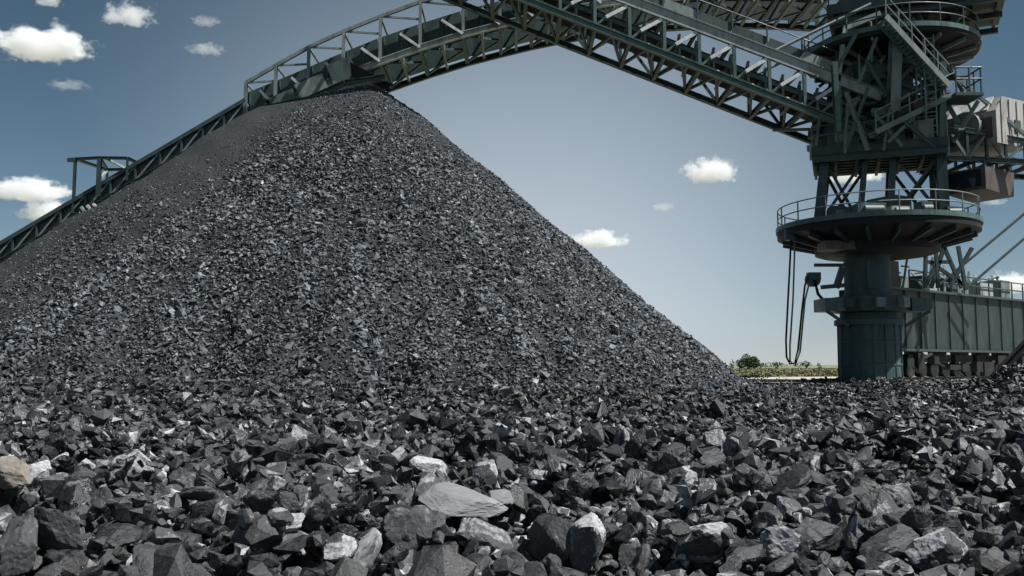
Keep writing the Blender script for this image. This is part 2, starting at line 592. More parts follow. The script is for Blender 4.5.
bs = [band(1.9, 4.5, 0.075, 0.55, 0.03, 0.25, 1.7), band(4.5, 9, 0.085, 0.55, 0.04, 0.27, 1.6),
      band(9, 16, 0.09, 0.48, 0.055, 0.28, 1.3), band(16, 42, 0.13, 0.36, 0.07, 0.28, 0.88)]
bx, by, bs_ = [np.concatenate(k) for k in zip(*bs)]
ok = (pile_z(bx, by) < terrain(bx, by) + 0.25) & (np.abs(bx) < 26.5)
bx, by, bs_ = bx[ok], by[ok], bs_[ok]
toe = np.clip((pile_z(bx, by) + 3.2) / 3.2, 0, 1)               # finer and paler towards the foot of the pile
bs_ = bs_ * (1 - 0.5 * toe)
print('lumps', len(bx), 'near', (by < 5).sum(), (by < 9).sum(), (by < 17).sum(), 'pile', n)
o_ = RNG.permutation(len(bx))
bx, by, bs_, toe = bx[o_], by[o_], bs_[o_], toe[o_]
bz = np.empty(len(bx))
for i in range(len(bx)):
    rr = max(1, int(bs_[i] * 0.36 / G))
    ci, cj = int((bx[i] - GX0) / G), int((by[i] - GY0) / G)
    if ci - rr < 0 or cj - rr < 0 or ci + rr >= GNX or cj + rr >= GNY:
        bz[i] = terrain(bx[i], by[i]); continue
    sub = HM[cj - rr:cj + rr + 1, ci - rr:ci + rr + 1]
    z0 = 0.55 * sub.mean() + 0.45 * sub.max()
    bz[i] = z0 + bs_[i] * 0.15
    np.maximum(sub, z0 + bs_[i] * 0.34, out=sub)
nb = len(bx)
brot = rot_mats(RNG.normal(0, 0.62, nb), RNG.normal(0, 0.62, nb), RNG.uniform(0, 6.28, nb))
bsh = RNG.beta(0.9, 2.0, nb) * (1 - 0.2 * smooth(10, 20, by)) + 0.2 * toe
# the 300 that show largest become single lumps
dep = by * math.cos(PITCH) + (bz - CAM_H) * math.sin(PITCH)
upx = 512 + FPX * bx / dep
vpx = 288 - FPX * ((bz - CAM_H) * math.cos(PITCH) - by * math.sin(PITCH)) / dep
inframe = (upx > 4) & (upx < 1020) & (vpx > 300) & (vpx < 574)
topness = bz - (HM[np.clip(((by - GY0) / G).astype(int), 0, GNY - 1), np.clip(((bx - GX0) / G).astype(int), 0, GNX - 1)])
score = np.where(inframe & (topness > -0.30 * bs_), bs_ / dep, 0)
big = np.argsort(-score)[:292]
isbig = np.zeros(nb, bool)
isbig[big] = True

shapes_l = [hull_shape(28, RNG) for _ in range(16)] + [hull_shape(14, RNG) for _ in range(16)]
rest = ~isbig
near = rest & (by < 9)
far = rest & (by >= 9)
tag(merged('coal_rubble', shapes_l + shapes_s + shapes_t,
           np.where(by[rest] < 5, RNG.integers(0, 16, rest.sum()), np.where(by[rest] < 9, 16 + RNG.integers(0, 16, rest.sum()), np.where(by[rest] < 17, 32, 46) + RNG.integers(0, 14, rest.sum()))),
           np.stack([bx, by, bz], 1)[rest], brot[rest], bs_[rest], bsh[rest], 'coal'),
    'loose broken coal covering the whole yard floor', 'coal rubble', kind='stuff')

rock_pool, rock_shade = [], []


def lump_label(k, u, v, wp):
    shape = ['rounded', 'longish', 'flat', 'blocky', 'thin'][k % 5]
    tone = 'black' if rock_shade[k] < 0.36 else 'dark grey' if rock_shade[k] < 0.56 else 'lighter grey'
    row = 'along the bottom edge' if v > 535 else 'beside the pale slab\'s level' if v > 480 else 'further up the rubble'
    col = ['at the far left', 'in the left quarter', 'left of the pale slab', 'under the pile\'s peak', 'below the pile\'s right slope', 'right of centre', 'in front of the tower', 'at the far right'][min(7, int(u / 128))]
    size_ = 'large' if wp > 48 else 'medium' if wp > 34 else 'small'
    return f'{size_} {shape} {tone} coal lump {row}, {col}'


for k in range(30):
    fl = [(1, 0.8, 0.5), (1, 0.62, 0.42), (1, 0.85, 0.34), (1, 0.72, 0.62), (1, 0.55, 0.3)][k % 5]
    rock_shade.append(float(RNG.beta(1.1, 1.9)))
    rock_pool.append(rock_mesh('coal_lump', RNG, 'coal', fl, int(RNG.integers(11, 19)), rock_shade[-1], rough=0.03))
for i in big:
    pk = int(RNG.integers(0, 30))
    o = bpy.data.objects.new('coal_lump', rock_pool[pk])
    COL.objects.link(o)
    M4 = Matrix([list(r_) + [0] for r_ in brot[i]] + [[0, 0, 0, 1]])
    k = bs_[i] * 1.04
    o.matrix_basis = Matrix.Translation((bx[i], by[i], bz[i])) @ M4 @ Matrix.Diagonal((k, k * RNG.uniform(0.85, 1.15), k * RNG.uniform(0.85, 1.2), 1))
    tag(o, lump_label(pk, upx[i], vpx[i], FPX * k / dep[i]), 'coal lump', 'loose coal lumps in the foreground')


def ground_at(px, py):
    """where the view ray through a pixel meets the rubble"""
    for yy in np.arange(2, 30, 0.02):
        q = P(px, py, yy)
        ci, cj = int((q.x - GX0) / G), int((yy - GY0) / G)
        if 0 <= ci < GNX and 0 <= cj < GNY and q.z <= HM[cj, ci]: return q
    return P(px, py, 5)


def special(name, px, py, wpx, flat, mat, rot, label, cat, lift=0.0, shade=0.6, planes=14):
    q = ground_at(px, py)
    me = rock_mesh(name, np.random.default_rng(px), mat, flat, planes, shade, 0.018)
    o = bpy.data.objects.new(name, me)
    COL.objects.link(o)
    k = wpx / FPX * q.y
    o.matrix_basis = Matrix.Translation(q + Vector((0, 0, lift))) @ Matrix.Rotation(rot[2], 4, 'Z') @ Matrix.Rotation(rot[1], 4, 'Y') @ Matrix.Rotation(rot[0], 4, 'X') @ Matrix.Scale(k, 4)
    return tag(o, label, cat)


special('slate_slab', 462, 510, 90, (1, 0.72, 0.2), 'slate_stone', (0.28, 0.14, -0.12), 'large flat pale grey slab lying on top of the rubble', 'stone', 0.045)
special('yellow_stone', 8, 478, 44, (1, 0.9, 0.85), 'yellow_stone', (0.2, 0.3, 0.5), 'yellowish pale stone among the coal', 'stone', 0.03, planes=22)
special('coal_slab', 486, 547, 74, (1, 0.6, 0.4), 'coal', (0.5, 0.55, -0.3), 'dark ridged coal block leaning below the pale flat slab', 'coal lump', 0.03, 0.55)
special('coal_wedge', 586, 548, 62, (1, 0.62, 0.4), 'coal', (0.3, -1.15, 0.2), 'upright wedge of coal with one smooth grey face', 'coal lump', 0.04, 0.85)
special('pale_stone', 500, 503, 40, (1, 0.8, 0.4), 'slate_stone', (0.1, -0.1, 0.9), 'small whitish stone resting against the pale flat slab', 'stone', 0.03)
special('pale_coal', 428, 470, 38, (1, 0.8, 0.5), 'coal', (0.3, 0.2, 0.3), 'light grey angular lump above the pale flat slab', 'coal lump', 0.03, 1.0)

# ------------------------------------------------------------------ stacker
TX, TY = 18.05, 44.0
ST = tag(empty('stacker', (TX, TY, 0)), 'dark green coal stacker with lattice boom and round railed deck', 'stacker')
ax = (TX - 0.35, TY)

ped = MB().lathe(ax, [(1.46, -0.3), (1.46, 0.75), (1.49, 0.78), (1.49, 0.86), (1.46, 0.89), (1.45, 1.85), (1.48, 1.88), (1.48, 1.96), (1.45, 1.99), (1.43, 2.72),
                      (1.62, 2.76), (1.62, 3.02), (1.38, 3.06), (1.30, 3.35)], 56).build('pedestal', 'pedestal', ST, True)
for k in range(16):
    a = 2 * math.pi * (k + 0.35) / 16
    c, s = math.cos(a), math.sin(a)
    MB().beam((ax[0] + 1.475 * c, ax[1] + 1.475 * s, 0.02), (ax[0] + 1.46 * c, ax[1] + 1.46 * s, 2.72), 0.05, 0.07, (c, s, 0)).build('stiffener', 'pedestal', ped)
ringb = MB().lathe(ax, [(1.25, 3.36), (1.95, 3.42), (1.95, 4.12), (1.25, 4.2)], 12).build('bearing_ring', 'dark', ST)
for k in range(10):
    a = 2 * math.pi * k / 10 + 0.2
    MB().box((ax[0] + 1.97 * math.cos(a), ax[1] + 1.97 * math.sin(a), 3.77), (0.5, 0.42, 0.44), a).build('drive_motor', 'grey' if k % 3 else 'dark', ringb)
colm = MB().lathe(ax, [(1.18, 4.15), (1.14, 4.3), (1.09, 4.34), (1.09, 6.1), (1.15, 6.12), (1.15, 6.22), (1.09, 6.24), (1.12, 6.5)], 48).build('column', 'pedestal', ST, True)
MB().box((ax[0] - 0.2, ax[1] - 1.12, 5.2), (0.5, 0.08, 1.4)).build('inspection_cover', 'pedestal', colm)
# side brackets at column foot
for sx in (-1, 1):
    br = MB().box((ax[0] + sx * 2.1, ax[1] - 0.5, 3.72), (1.0, 1.6, 0.62)).build('bracket_platform', 'green', ST)
    MB().beam((ax[0] + sx * 2.5, ax[1] - 1.2, 3.4), (ax[0] + sx * 1.4, ax[1] - 1.0, 2.7), 0.1, 0.14).build('bracket_strut', 'dark', br)

# hose arm on the left of the column, with sheave and hoses
arm = MB().beam((ax[0] - 1.0, ax[1] - 0.4, 5.72), (ax[0] - 2.75, ax[1] - 0.4, 5.72), 0.14, 0.16).build('hose_arm', 'dark', ST)
MB().beam((ax[0] - 1.0, ax[1] - 0.4, 4.75), (ax[0] - 2.45, ax[1] - 0.4, 4.62), 0.16, 0.2).build('lower_arm', 'dark', arm)
MB().beam((ax[0] - 1.35, ax[1] - 0.4, 5.6), (ax[0] - 1.7, ax[1] - 0.4, 4.6), 0.22, 0.3).build('arm_post', 'dark', arm)
shc = Vector((ax[0] - 2.85, ax[1] - 0.4, 5.0))
MB().tube([shc + Vector((0, -0.14, 0)), shc + Vector((0, 0.14, 0))], 0.36, 20).build('sheave', 'dark', arm, True)
MB().box(shc + Vector((0.05, 0, 0.18)), (0.62, 0.34, 0.34)).build('sheave_guard', 'dark', arm)
hz = ax[1] - 0.6
hose_pts = [P(791, 236, hz), P(790, 262, hz), P(788, 300, hz), P(786, 340, hz), P(786.5, 357, hz), P(790, 364, hz), P(795, 363, hz), P(798, 350, hz), P(802, 310, hz), P(805, 285, hz), P(808, 277, hz)]
MB().tube(hose_pts, 0.05, 8).build('hanging_hose', 'rubber', ST, True)
MB().tube([P(795, 238, hz + .5), P(793, 300, hz + .5), P(790, 345, hz + .5), P(790, 361, hz + .5), P(795, 366, hz + .5), P(800, 352, hz + .5), P(805, 300, hz + .5), P(811, 276, hz + .5)], 0.045, 8).build('hanging_hose', 'grey', ST, True)
MB().tube([P(815, 280, hz), P(818, 294, hz), P(826, 303, hz), P(836, 304, hz)], 0.08, 8).build('hanging_hose', 'rubber', ST, True)

# round deck
dx0 = (TX + 0.15, TY)
deck = MB().lathe(dx0, [(1.1, 6.22), (2.6, 6.22), (2.9, 6.32), (2.95, 6.72), (3.3, 6.80), (4.4, 7.15), (4.72, 7.2), (4.74, 7.62), (0.4, 7.62)], 72).build('slewing_deck', 'near_black', ST, True)
MB().lathe(dx0, [(4.75, 7.5), (4.79, 7.5), (4.79, 7.74), (4.75, 7.74)], 72, False).build('kick_plate', 'green', deck, True)
for k in range(20):
    a = 2 * math.pi * (k + 0.5) / 20
    c, s = math.cos(a), math.sin(a)
    MB().beam((dx0[0] + 3.0 * c, dx0[1] + 3.0 * s, 6.66), (dx0[0] + 4.5 * c, dx0[1] + 4.5 * s, 7.04), 0.1, 0.26).build('radial_rib', 'dark', deck)
rail(deck, [(dx0[0] + 4.68 * math.cos(2 * math.pi * k / 60), dx0[1] + 4.68 * math.sin(2 * math.pi * k / 60), 7.62) for k in range(60)], 1.05, 1.5, True, 'grey', 0.03)
MB().box((TX - 2.2, TY - 1.6, 6.5), (1.9, 1.2, 0.42)).build('hanging_box', 'brown', deck)
MB().tube([P(791, 229, hz), P(792, 240, hz)], 0.34, 14).build('hose_guide', 'dark', deck, True)
# deck clutter: winches, motors, cabinets
for k, (x, y, z, sx, sy, sz, mt) in enumerate([(-1.6, -3.2, 7.95, 1.3, 0.8, 0.62, 'green'), (-0.2, -3.0, 7.9, 0.9, 0.7, 0.5, 'cab'), (0.9, -3.3, 7.98, 0.6, 0.6, 0.7, 'dark'),
                                          (2.5, -2.6, 7.92, 1.0, 0.7, 0.55, 'dark'), (-2.6, -1.9, 8.0, 0.6, 0.6, 0.72, 'dark'), (0.3, -1.0, 8.3, 1.2, 1.6, 1.3, 'green'), (-1.5, 0.6, 8.2, 0.9, 0.9, 1.1, 'grey')]):
    q = MB().box((dx0[0] + x, dx0[1] + y, z), (sx, sy, sz), 0.1 * k).build('drive_cabinet', mt, deck)
    MB().tube([(dx0[0] + x - sx * .3, dx0[1] + y - sy * .5 - .1, z), (dx0[0] + x + sx * .35, dx0[1] + y - sy * .5 - .1, z)], 0.17, 12).build('motor', 'grey', q, True)

# tower legs and bracing
tower = empty('tower', (TX, TY, 7.6), ST)
FX = [TX - 2.55, TX + 3.1]
FYs = [TY - 1.8, TY + 1.8]
ZL = [7.62, 10.9, 13.6, 16.1]


def leg_pt(ix, iy, z):
    k = (z - 7.6) / 9
    return Vector((FX[ix] + (0.25 if ix == 0 else -0.1) * k + (0.9 * k if ix == 0 else 0), FYs[iy] - (0.5 if iy else -0.5) * k, z))


for ix in (0, 1):
    for iy in (0, 1):
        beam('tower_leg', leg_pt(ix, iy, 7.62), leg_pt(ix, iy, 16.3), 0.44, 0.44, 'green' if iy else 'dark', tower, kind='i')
for za, zb in zip(ZL[:-1], ZL[1:]):
    for (a, b_) in (((0, 0), (1, 0)), ((0, 1), (1, 1)), ((0, 0), (0, 1)), ((1, 0), (1, 1))):
        beam('crossbeam', leg_pt(*a, zb), leg_pt(*b_, zb), 0.24, 0.34, 'dark', tower, kind='i')
    if za < 8:
        for iy in (0, 1):
            m0, m1 = leg_pt(0, iy, za).lerp(leg_pt(1, iy, za), 0.5), leg_pt(0, iy, zb).lerp(leg_pt(1, iy, zb), 0.5)
            ml0, ml1 = leg_pt(0, iy, za).lerp(leg_pt(1, iy, za), 0.34), leg_pt(0, iy, zb).lerp(leg_pt(1, iy, zb), 0.36)
            mr0, mr1 = leg_pt(0, iy, za).lerp(leg_pt(1, iy, za), 0.58), leg_pt(0, iy, zb).lerp(leg_pt(1, iy, zb), 0.6)
            beam('tower_post', ml0, ml1, 0.26, 0.3, 'dark', tower)
            beam('tower_post', mr0, mr1, 0.3, 0.34, 'dark', tower)
            for p, q in ((leg_pt(0, iy, za), ml1), (ml0, leg_pt(0, iy, zb)), (mr0, leg_pt(1, iy, zb)), (leg_pt(1, iy, za), mr1)):
                beam('brace', p, q, 0.13, 0.15, 'dark', tower, kind='i')
        for ix in (0, 1):
            beam('brace', leg_pt(ix, 0, za), leg_pt(ix, 1, zb), 0.12, 0.14, 'dark', tower)
            beam('brace', leg_pt(ix, 1, za), leg_pt(ix, 0, zb), 0.12, 0.14, 'dark', tower)
    else:
        for iy in (0, 1):
            beam('brace', leg_pt(0, iy, za), leg_pt(1, iy, zb), 0.2, 0.24, 'green', tower, kind='i')
            beam('brace', leg_pt(1, iy, za), leg_pt(0, iy, zb), 0.14, 0.2, 'grey', tower, kind='i')
        for ix in (0, 1):
            beam('brace', leg_pt(ix, 0, za), leg_pt(ix, 1, zb), 0.16, 0.2, 'dark', tower)
            beam('brace', leg_pt(ix, 1, za), leg_pt(ix, 0, zb), 0.16, 0.2, 'dark', tower)
# heavy deck at boom foot
md = MB().box((TX + 0.3, TY - 0.6, 11.25), (6.1, 3.4, 0.4)).build('machinery_deck', 'dark', ST)
for k in range(6):
    yy = TY - 2.2 + 0.64 * k
    MB().ibeam((TX - 2.72, yy, 10.86), (TX + 3.32, yy, 10.86), 0.18, 0.34).build('deck_girder', 'dark', md)
for k in range(7):
    xx = TX - 2.6 + 0.97 * k
    MB().ibeam((xx, TY - 2.25, 10.58), (xx, TY + 1.05, 10.58), 0.14, 0.2).build('deck_girder', 'dark', md)
rail(md, [(TX - 2.7, TY - 2.25, 11.45), (TX + 3.3, TY - 2.25, 11.45), (TX + 3.3, TY + 1.0, 11.45)], 1.05, 1.2, False, 'grey', 0.028)
for k, (x, y, z, sx, sy, sz, mt) in enumerate([(-1.2, -1.6, 12.05, 1.5, 1.2, 1.4, 'dark'), (0.9, -1.2, 12.2, 1.3, 1.5, 1.7, 'green'), (2.3, -1.8, 11.85, 0.9, 0.9, 1.0, 'grey'),
                                          (-2.0, 0.9, 12.3, 1.2, 1.6, 1.9, 'dark'), (1.8, 1.2, 12.4, 1.6, 1.6, 2.1, 'dark'), (0.0, 1.4, 12.9, 1.4, 1.3, 3.0, 'dark'), (0.2, -0.1, 14.9, 2.4, 2.2, 2.0, 'dark')]):
    q = MB().box((TX + x, TY + y, z), (sx, sy, sz), 0.06 * (k - 2)).build('machinery_cabinet', mt, md)
    MB().box((TX + x, TY + y - sy / 2 - 0.03, z), (sx * 0.6, 0.05, sz * 0.6), 0.06 * (k - 2)).build('cabinet_door', 'grey', q)
# pipes
for k, pts in enumerate([[(870, 150), (872, 100), (880, 96), (884, 98)], [(842, 140), (846, 108), (866, 92)], [(906, 150), (912, 108), (930, 96)]]):
    MB().tube([P(a, b_, TY - 3.0) for a, b_ in pts], 0.07, 8).build('pipe', 'grey', md, True)

crng = np.random.default_rng(11)
for k in range(46):
    a_ = crng.uniform(0, 6.28)
    p = Vector((TX + 0.3 + 2.9 * math.cos(a_), TY - abs(2.6 * math.sin(a_)) * 0.95, crng.uniform(11.4, 15.4)))
    L_ = crng.uniform(0.8, 3.0)
    kind = k % 4
    if kind == 0:
        MB().tube([p, p + Vector((0, 0, L_ * .7)), p + Vector((crng.uniform(-.8, .8), 0.2, L_ * .7 + .25))], 0.06, 7).build('conduit', 'grey', md, True)
    elif kind == 1:
        q = p + Vector((crng.uniform(-1, 1) * L_, crng.uniform(0, .6), crng.uniform(-.5, .9) * L_))
        beam('strut', p, q, 0.11, 0.14, ('dark', 'green', 'grey')[k % 3], md, kind='i')
    elif kind == 2:
        MB().box(p, (crng.uniform(.3, .8), crng.uniform(.3, .6), crng.uniform(.3, .9)), crng.uniform(-.3, .3)).build('junction_box', ('dark', 'green', 'pale', 'brown')[(k // 4) % 4], md)
    else:
        MB().tube([p, p + Vector((L_ * 0.6, 0.1, 0.0))], 0.13, 10).build('cylinder', ('grey', 'dark')[k % 2], md, True)
ldr = [Vector((TX + 2.6, TY - 2.9, 11.4)), Vector((TX + 2.6, TY - 2.9, 16.2))]
for sx in (-0.22, 0.22):
    beam('ladder_rail', ldr[0] + Vector((sx, 0, 0)), ldr[1] + Vector((sx, 0, 0)), 0.06, 0.06, 'grey', md)
for k in range(15):
    p = ldr[0].lerp(ldr[1], (k + .5) / 15)
    beam('ladder_rung', p - Vector((.22, 0, 0)), p + Vector((.22, 0, 0)), 0.04, 0.04, 'grey', md)

# turn tower and deck to face along the track
ROT = Matrix.Translation((TX, TY, 0)) @ Matrix.Rotation(R(-20), 4, 'Z') @ Matrix.Translation((-TX, -TY, 0))
for o in (tower, md):
    W[o.name] = ROT @ W[o.name]
    o.matrix_basis = W[o.name]

# central mast
mast = MB().lathe((TX + 1.35, TY - 1.3), [(0.42, 11.35), (0.36, 13), (0.34, 18.4)], 20).build('mast', 'grey', ST, True)
beam('mast_stay', (TX + 1.35, TY - 1.3, 17.6), (TX + 3.4, TY - 2.2, 12.4), 0.18, 0.2, 'grey', mast)
beam('mast_stay', (TX + 1.35, TY - 1.3, 17.6), (TX - 2.0, TY - 2.0, 12.6), 0.16, 0.18, 'grey', mast)
for k in range(5):
    beam('stay_rope', (TX + 1.2 + 0.25 * k, TY - 1.6, 18.2), (TX + 3.6 + 0.25 * k, TY - 2.5 + 0.3 * k, 13.9 - 0.2 * k), 0.11, 0.11, 'grey' if k % 2 else 'dark', mast, kind='tube')

# upper round platform
uc = (TX + 1.15, TY)
up_ = MB().lathe(uc, [(1.2, 15.75), (1.6, 15.9), (3.9, 16.25), (4.12, 16.28), (4.14, 16.55), (0.5, 16.55)], 64).build('upper_platform', 'near_black', ST, True)
MB().lathe(uc, [(4.15, 16.45), (4.19, 16.45), (4.19, 16.68), (4.15, 16.68)], 64, False).build('kick_plate', 'green', up_, True)
for k in range(16):
    a = 2 * math.pi * (k + 0.5) / 16
    c, s = math.cos(a), math.sin(a)
    MB().beam((uc[0] + 1.5 * c, uc[1] + 1.5 * s, 15.8), (uc[0] + 3.95 * c, uc[1] + 3.95 * s, 16.18), 0.09, 0.22).build('radial_rib', 'grey', up_)
rail(up_, [(uc[0] + 4.08 * math.cos(2 * math.pi * k / 48), uc[1] + 4.08 * math.sin(2 * math.pi * k / 48), 16.55) for k in range(48)], 1.05, 1.4, True, 'dark', 0.035)

# top machine house with deck
RZ = R(-24)
th = MB().box((TX + 2.4, TY - 0.2, 18.55), (8.0, 5.0, 0.5), RZ).build('top_deck', 'dark', ST)
MB().box((TX + 2.2, TY + 0.2, 20.3), (6.2, 3.8, 3.0), RZ).build('machine_house', 'brown', th)
mrot = Matrix.Translation((TX + 2.4, TY - 0.2, 0)) @ Matrix.Rotation(RZ, 4, 'Z')
for k in range(8):
    p = mrot @ Vector((-3.7 + 1.06 * k, -2.4, 18.2)); q = mrot @ Vector((-3.7 + 1.06 * k, 2.4, 18.2))
    MB().ibeam(p, q, 0.16, 0.26).build('floor_joist', 'brown' if k % 2 else 'dark', th)
for yy in (-2.3, 0, 2.3):
    MB().ibeam(mrot @ Vector((-3.95, yy, 17.95)), mrot @ Vector((3.95, yy, 17.95)), 0.2, 0.28).build('floor_girder', 'dark', th)
rail(th, [mrot @ Vector(v) for v in ((-3.9, -2.4, 18.8), (3.9, -2.4, 18.8), (3.9, 2.4, 18.8))], 1.05, 1.3, False, 'dark', 0.03)
for p, q in (((-2.5, -1.5), (-2.2, -1.6)), ((2.2, -1.6), (1.6, -1.6)), ((-2.2, 1.6), (-2, 1.5)), ((2.4, 1.6), (2.0, 1.5))):
    a = mrot @ Vector((p[0], p[1], 17.9))
    beam('deck_post', a, (uc[0] + q[0], uc[1] + q[1], 16.5), 0.28, 0.28, 'dark', th)

# stair rising to the right across the tower
s0, s1 = P(876, 132, TY - 3.4), P(958, 92, TY - 3.4)
stair = MB().beam(s0, s1, 0.06, 0.24).build('stair', 'grey', ST)
off = Vector((0, 0.8, 0))
MB().beam(s0 + off, s1 + off, 0.06, 0.24).build('stringer', 'grey', stair)
for k in range(18):
    c = s0.lerp(s1, (k + 0.5) / 18) + off / 2
    MB().box(c, (0.24, 0.8, 0.03)).build('tread', 'grey', stair)
rail(stair, [s0, s1], 1.0, 0.9, False, 'grey', 0.03)
lp = s1 + Vector((0.35, 0.4, -0.2))
land = MB().box(lp, (1.3, 1.6, 0.14)).build('landing', 'dark', ST)
rail(land, [lp + Vector((-0.6, -0.75, 0.07)), lp + Vector((0.6, -0.75, 0.07)), lp + Vector((0.6, 0.75, 0.07))], 1.2, 0.62, False, 'dark', 0.04)
beam('landing_brace', lp + Vector((0.8, 0, -0.1)), (FX[1], TY - 2.2, lp.z - 1.9), 0.14, 0.16, 'grey', land)
s2 = P(900, 108, TY + 0.5); s3 = P(962, 48, TY + 0.5)
st2 = MB().beam(s2, s3, 0.06, 0.26).build('stair', 'dark', ST)
for k in range(16):
    MB().box(s2.lerp(s3, (k + 0.5) / 16) + off / 2, (0.24, 0.8, 0.03)).build('tread', 'dark', st2)
MB().beam(s2 + off, s3 + off, 0.06, 0.26).build('stringer', 'dark', st2)
rail(st2, [s2, s3], 1.0, 0.9, False, 'dark', 0.03)

# long stair down the front of the upper platform, and open bracing in front of the machinery
s4, s5 = P(886, 16, TY - 4.6), P(950, 86, TY - 4.0)
st3 = MB().beam(s4, s5, 0.06, 0.26).build('stair', 'grey', ST)
MB().beam(s4 + off, s5 + off, 0.06, 0.26).build('stringer', 'green', st3)
for k in range(20):
    MB().box(s4.lerp(s5, (k + 0.5) / 20) + off / 2, (0.24, 0.8, 0.03)).build('tread', 'green', st3)
rail(st3, [s4, s5], 1.0, 0.9, False, 'grey', 0.03)
for (a, b_, c_, d_, w_, mt) in ((834, 62, 838, 132, 0.24, 'green'), (846, 92, 868, 150, 0.16, 'grey'), (868, 88, 846, 148, 0.14, 'green'), (896, 34, 893, 112, 0.46, 'grey'), (904, 42, 946, 112, 0.15, 'green'),
                                (888, 142, 932, 100, 0.13, 'grey'), (900, 118, 936, 148, 0.14, 'green'), (872, 110, 902, 146, 0.13, 'grey'), (856, 34, 836, 70, 0.15, 'green'), (880, 30, 858, 84, 0.13, 'grey'),
                                (915, 64, 884, 96, 0.13, 'green'), (866, 60, 890, 100, 0.12, 'green'), (942, 62, 941, 140, 0.3, 'green'), (922, 112, 941, 88, 0.12, 'grey')):
    beam('front_brace', P(a, b_, TY - 3.3), P(c_, d_, TY - 3.0), w_, w_ * 1.1, mt, tower, kind='i')

# counterweight arm with cab on the right
carm = empty('counter_arm', (TX + 3.3, TY, 10.8), ST)
CY0, CY1 = TY - 1.9, TY + 1.1
xa, xb = TX + 3.0, TX + 8.6
for yy in (CY0, CY1):
    beam('chord', (xa, yy, 10.75), (xb, yy, 10.45), 0.22, 0.26, 'dark', carm, kind='i')
    beam('chord', (xa, yy, 12.3), (xb, yy, 11.2), 0.2, 0.24, 'green', carm, kind='i')
    for k in range(7):
        t0 = k / 6
        a = Vector((xa, yy, 10.75)).lerp(Vector((xb, yy, 10.45)), t0)
        b_ = Vector((xa, yy, 12.3)).lerp(Vector((xb, yy, 11.2)), t0)
        beam('post', a, b_, 0.12, 0.14, 'dark', carm)
        if k < 6:
            t1 = (k + 1) / 6
            b2 = Vector((xa, yy, 12.3)).lerp(Vector((xb, yy, 11.2)), t1)
            a2 = Vector((xa, yy, 10.75)).lerp(Vector((xb, yy, 10.45)), t1)
            beam('brace', *((a, b2) if k % 2 else (b_, a2)), 0.11, 0.13, 'grey', carm)
for k in range(6):
    xx = xa + 0.3 + k * 1.0
    beam('crossbeam', (xx, CY0, 10.7 - 0.05 * k), (xx, CY1, 10.7 - 0.05 * k), 0.14, 0.2, 'dark', carm)
beam('arm_stay', (xb - 1.5, CY0, 11.6), (FX[1] - 0.1, CY0, 15.2), 0.14, 0.16, 'grey', carm)


def rbox(name, c, sz, rz, mat, parent, bev=0.06):
    bm = bmesh.new()
    bmesh.ops.create_cube(bm, size=1)
    bmesh.ops.scale(bm, vec=sz, verts=bm.verts)
    if bev: bmesh.ops.bevel(bm, geom=list(bm.edges), offset=bev, segments=2, affect='EDGES')
    me = bpy.data.meshes.new(name)
    bm.to_mesh(me)
    bm.free()
    me.materials.append(MATS[mat])
    o = bpy.data.objects.new(name, me)
    COL.objects.link(o)
    return place(o, parent, Matrix.Translation(c) @ Matrix.Rotation(rz, 4, 'Z'))


# beige house on the arm: long box with a sloping front and round end cover
HZ = R(30)
hc = Vector((TX + 5.65, TY - 0.6, 12.55))
hm = Matrix.Translation(hc) @ Matrix.Rotation(HZ, 4, 'Z')
house = MB()
sec = [(-1.35, -1.15), (1.35, -1.15), (1.35, 1.2), (-0.75, 1.2), (-1.35, 0.45)]
v = [hm @ Vector((a, y, b_)) for y in (-1.3, 1.6) for a, b_ in sec]
house.add(v, [(0, 1, 6, 5), (1, 2, 7, 6), (2, 3, 8, 7), (3, 4, 9, 8), (4, 0, 5, 9), (4, 3, 2, 1, 0), (5, 6, 7, 8, 9)])
ho = house.build('winch_house', 'cab', ST)
MB().add([hm @ Vector(q) for q in ((-1.36, -0.9, 0.52), (-0.79, -0.9, 1.22), (-0.79, 1.2, 1.22), (-1.36, 1.2, 0.52), (-1.42, -0.9, 0.55), (-0.84, -0.9, 1.28), (-0.84, 1.2, 1.28), (-1.42, 1.2, 0.55))],
         [(0, 1, 2, 3), (4, 5, 6, 7), (0, 1, 5, 4), (1, 2, 6, 5), (2, 3, 7, 6), (3, 0, 4, 7)]).build('sloping_cover', 'white', ho)
for k in range(3):
    MB().box(hm @ Vector((-1.39, -0.8 + 0.85 * k, -0.35)), (0.05, 0.6, 1.0), HZ).build('louvre_panel', 'brown', ho)
for k in range(4):
    MB().box(hm @ Vector((-0.95 + 0.65 * k, -1.33, 0.0)), (0.06, 0.05, 2.2), HZ).build('wall_rib', 'cab', ho)
MB().box(hm @ Vector((0.35, -1.33, -0.15)), (0.45, 0.06, 0.6), HZ).build('vent', 'dark', ho)
MB().tube([hm @ Vector((-1.5, 0.1, -0.2)), hm @ Vector((-1.75, 0.1, -0.2))], 0.8, 20).build('drum_cover', 'grey', ho, True)
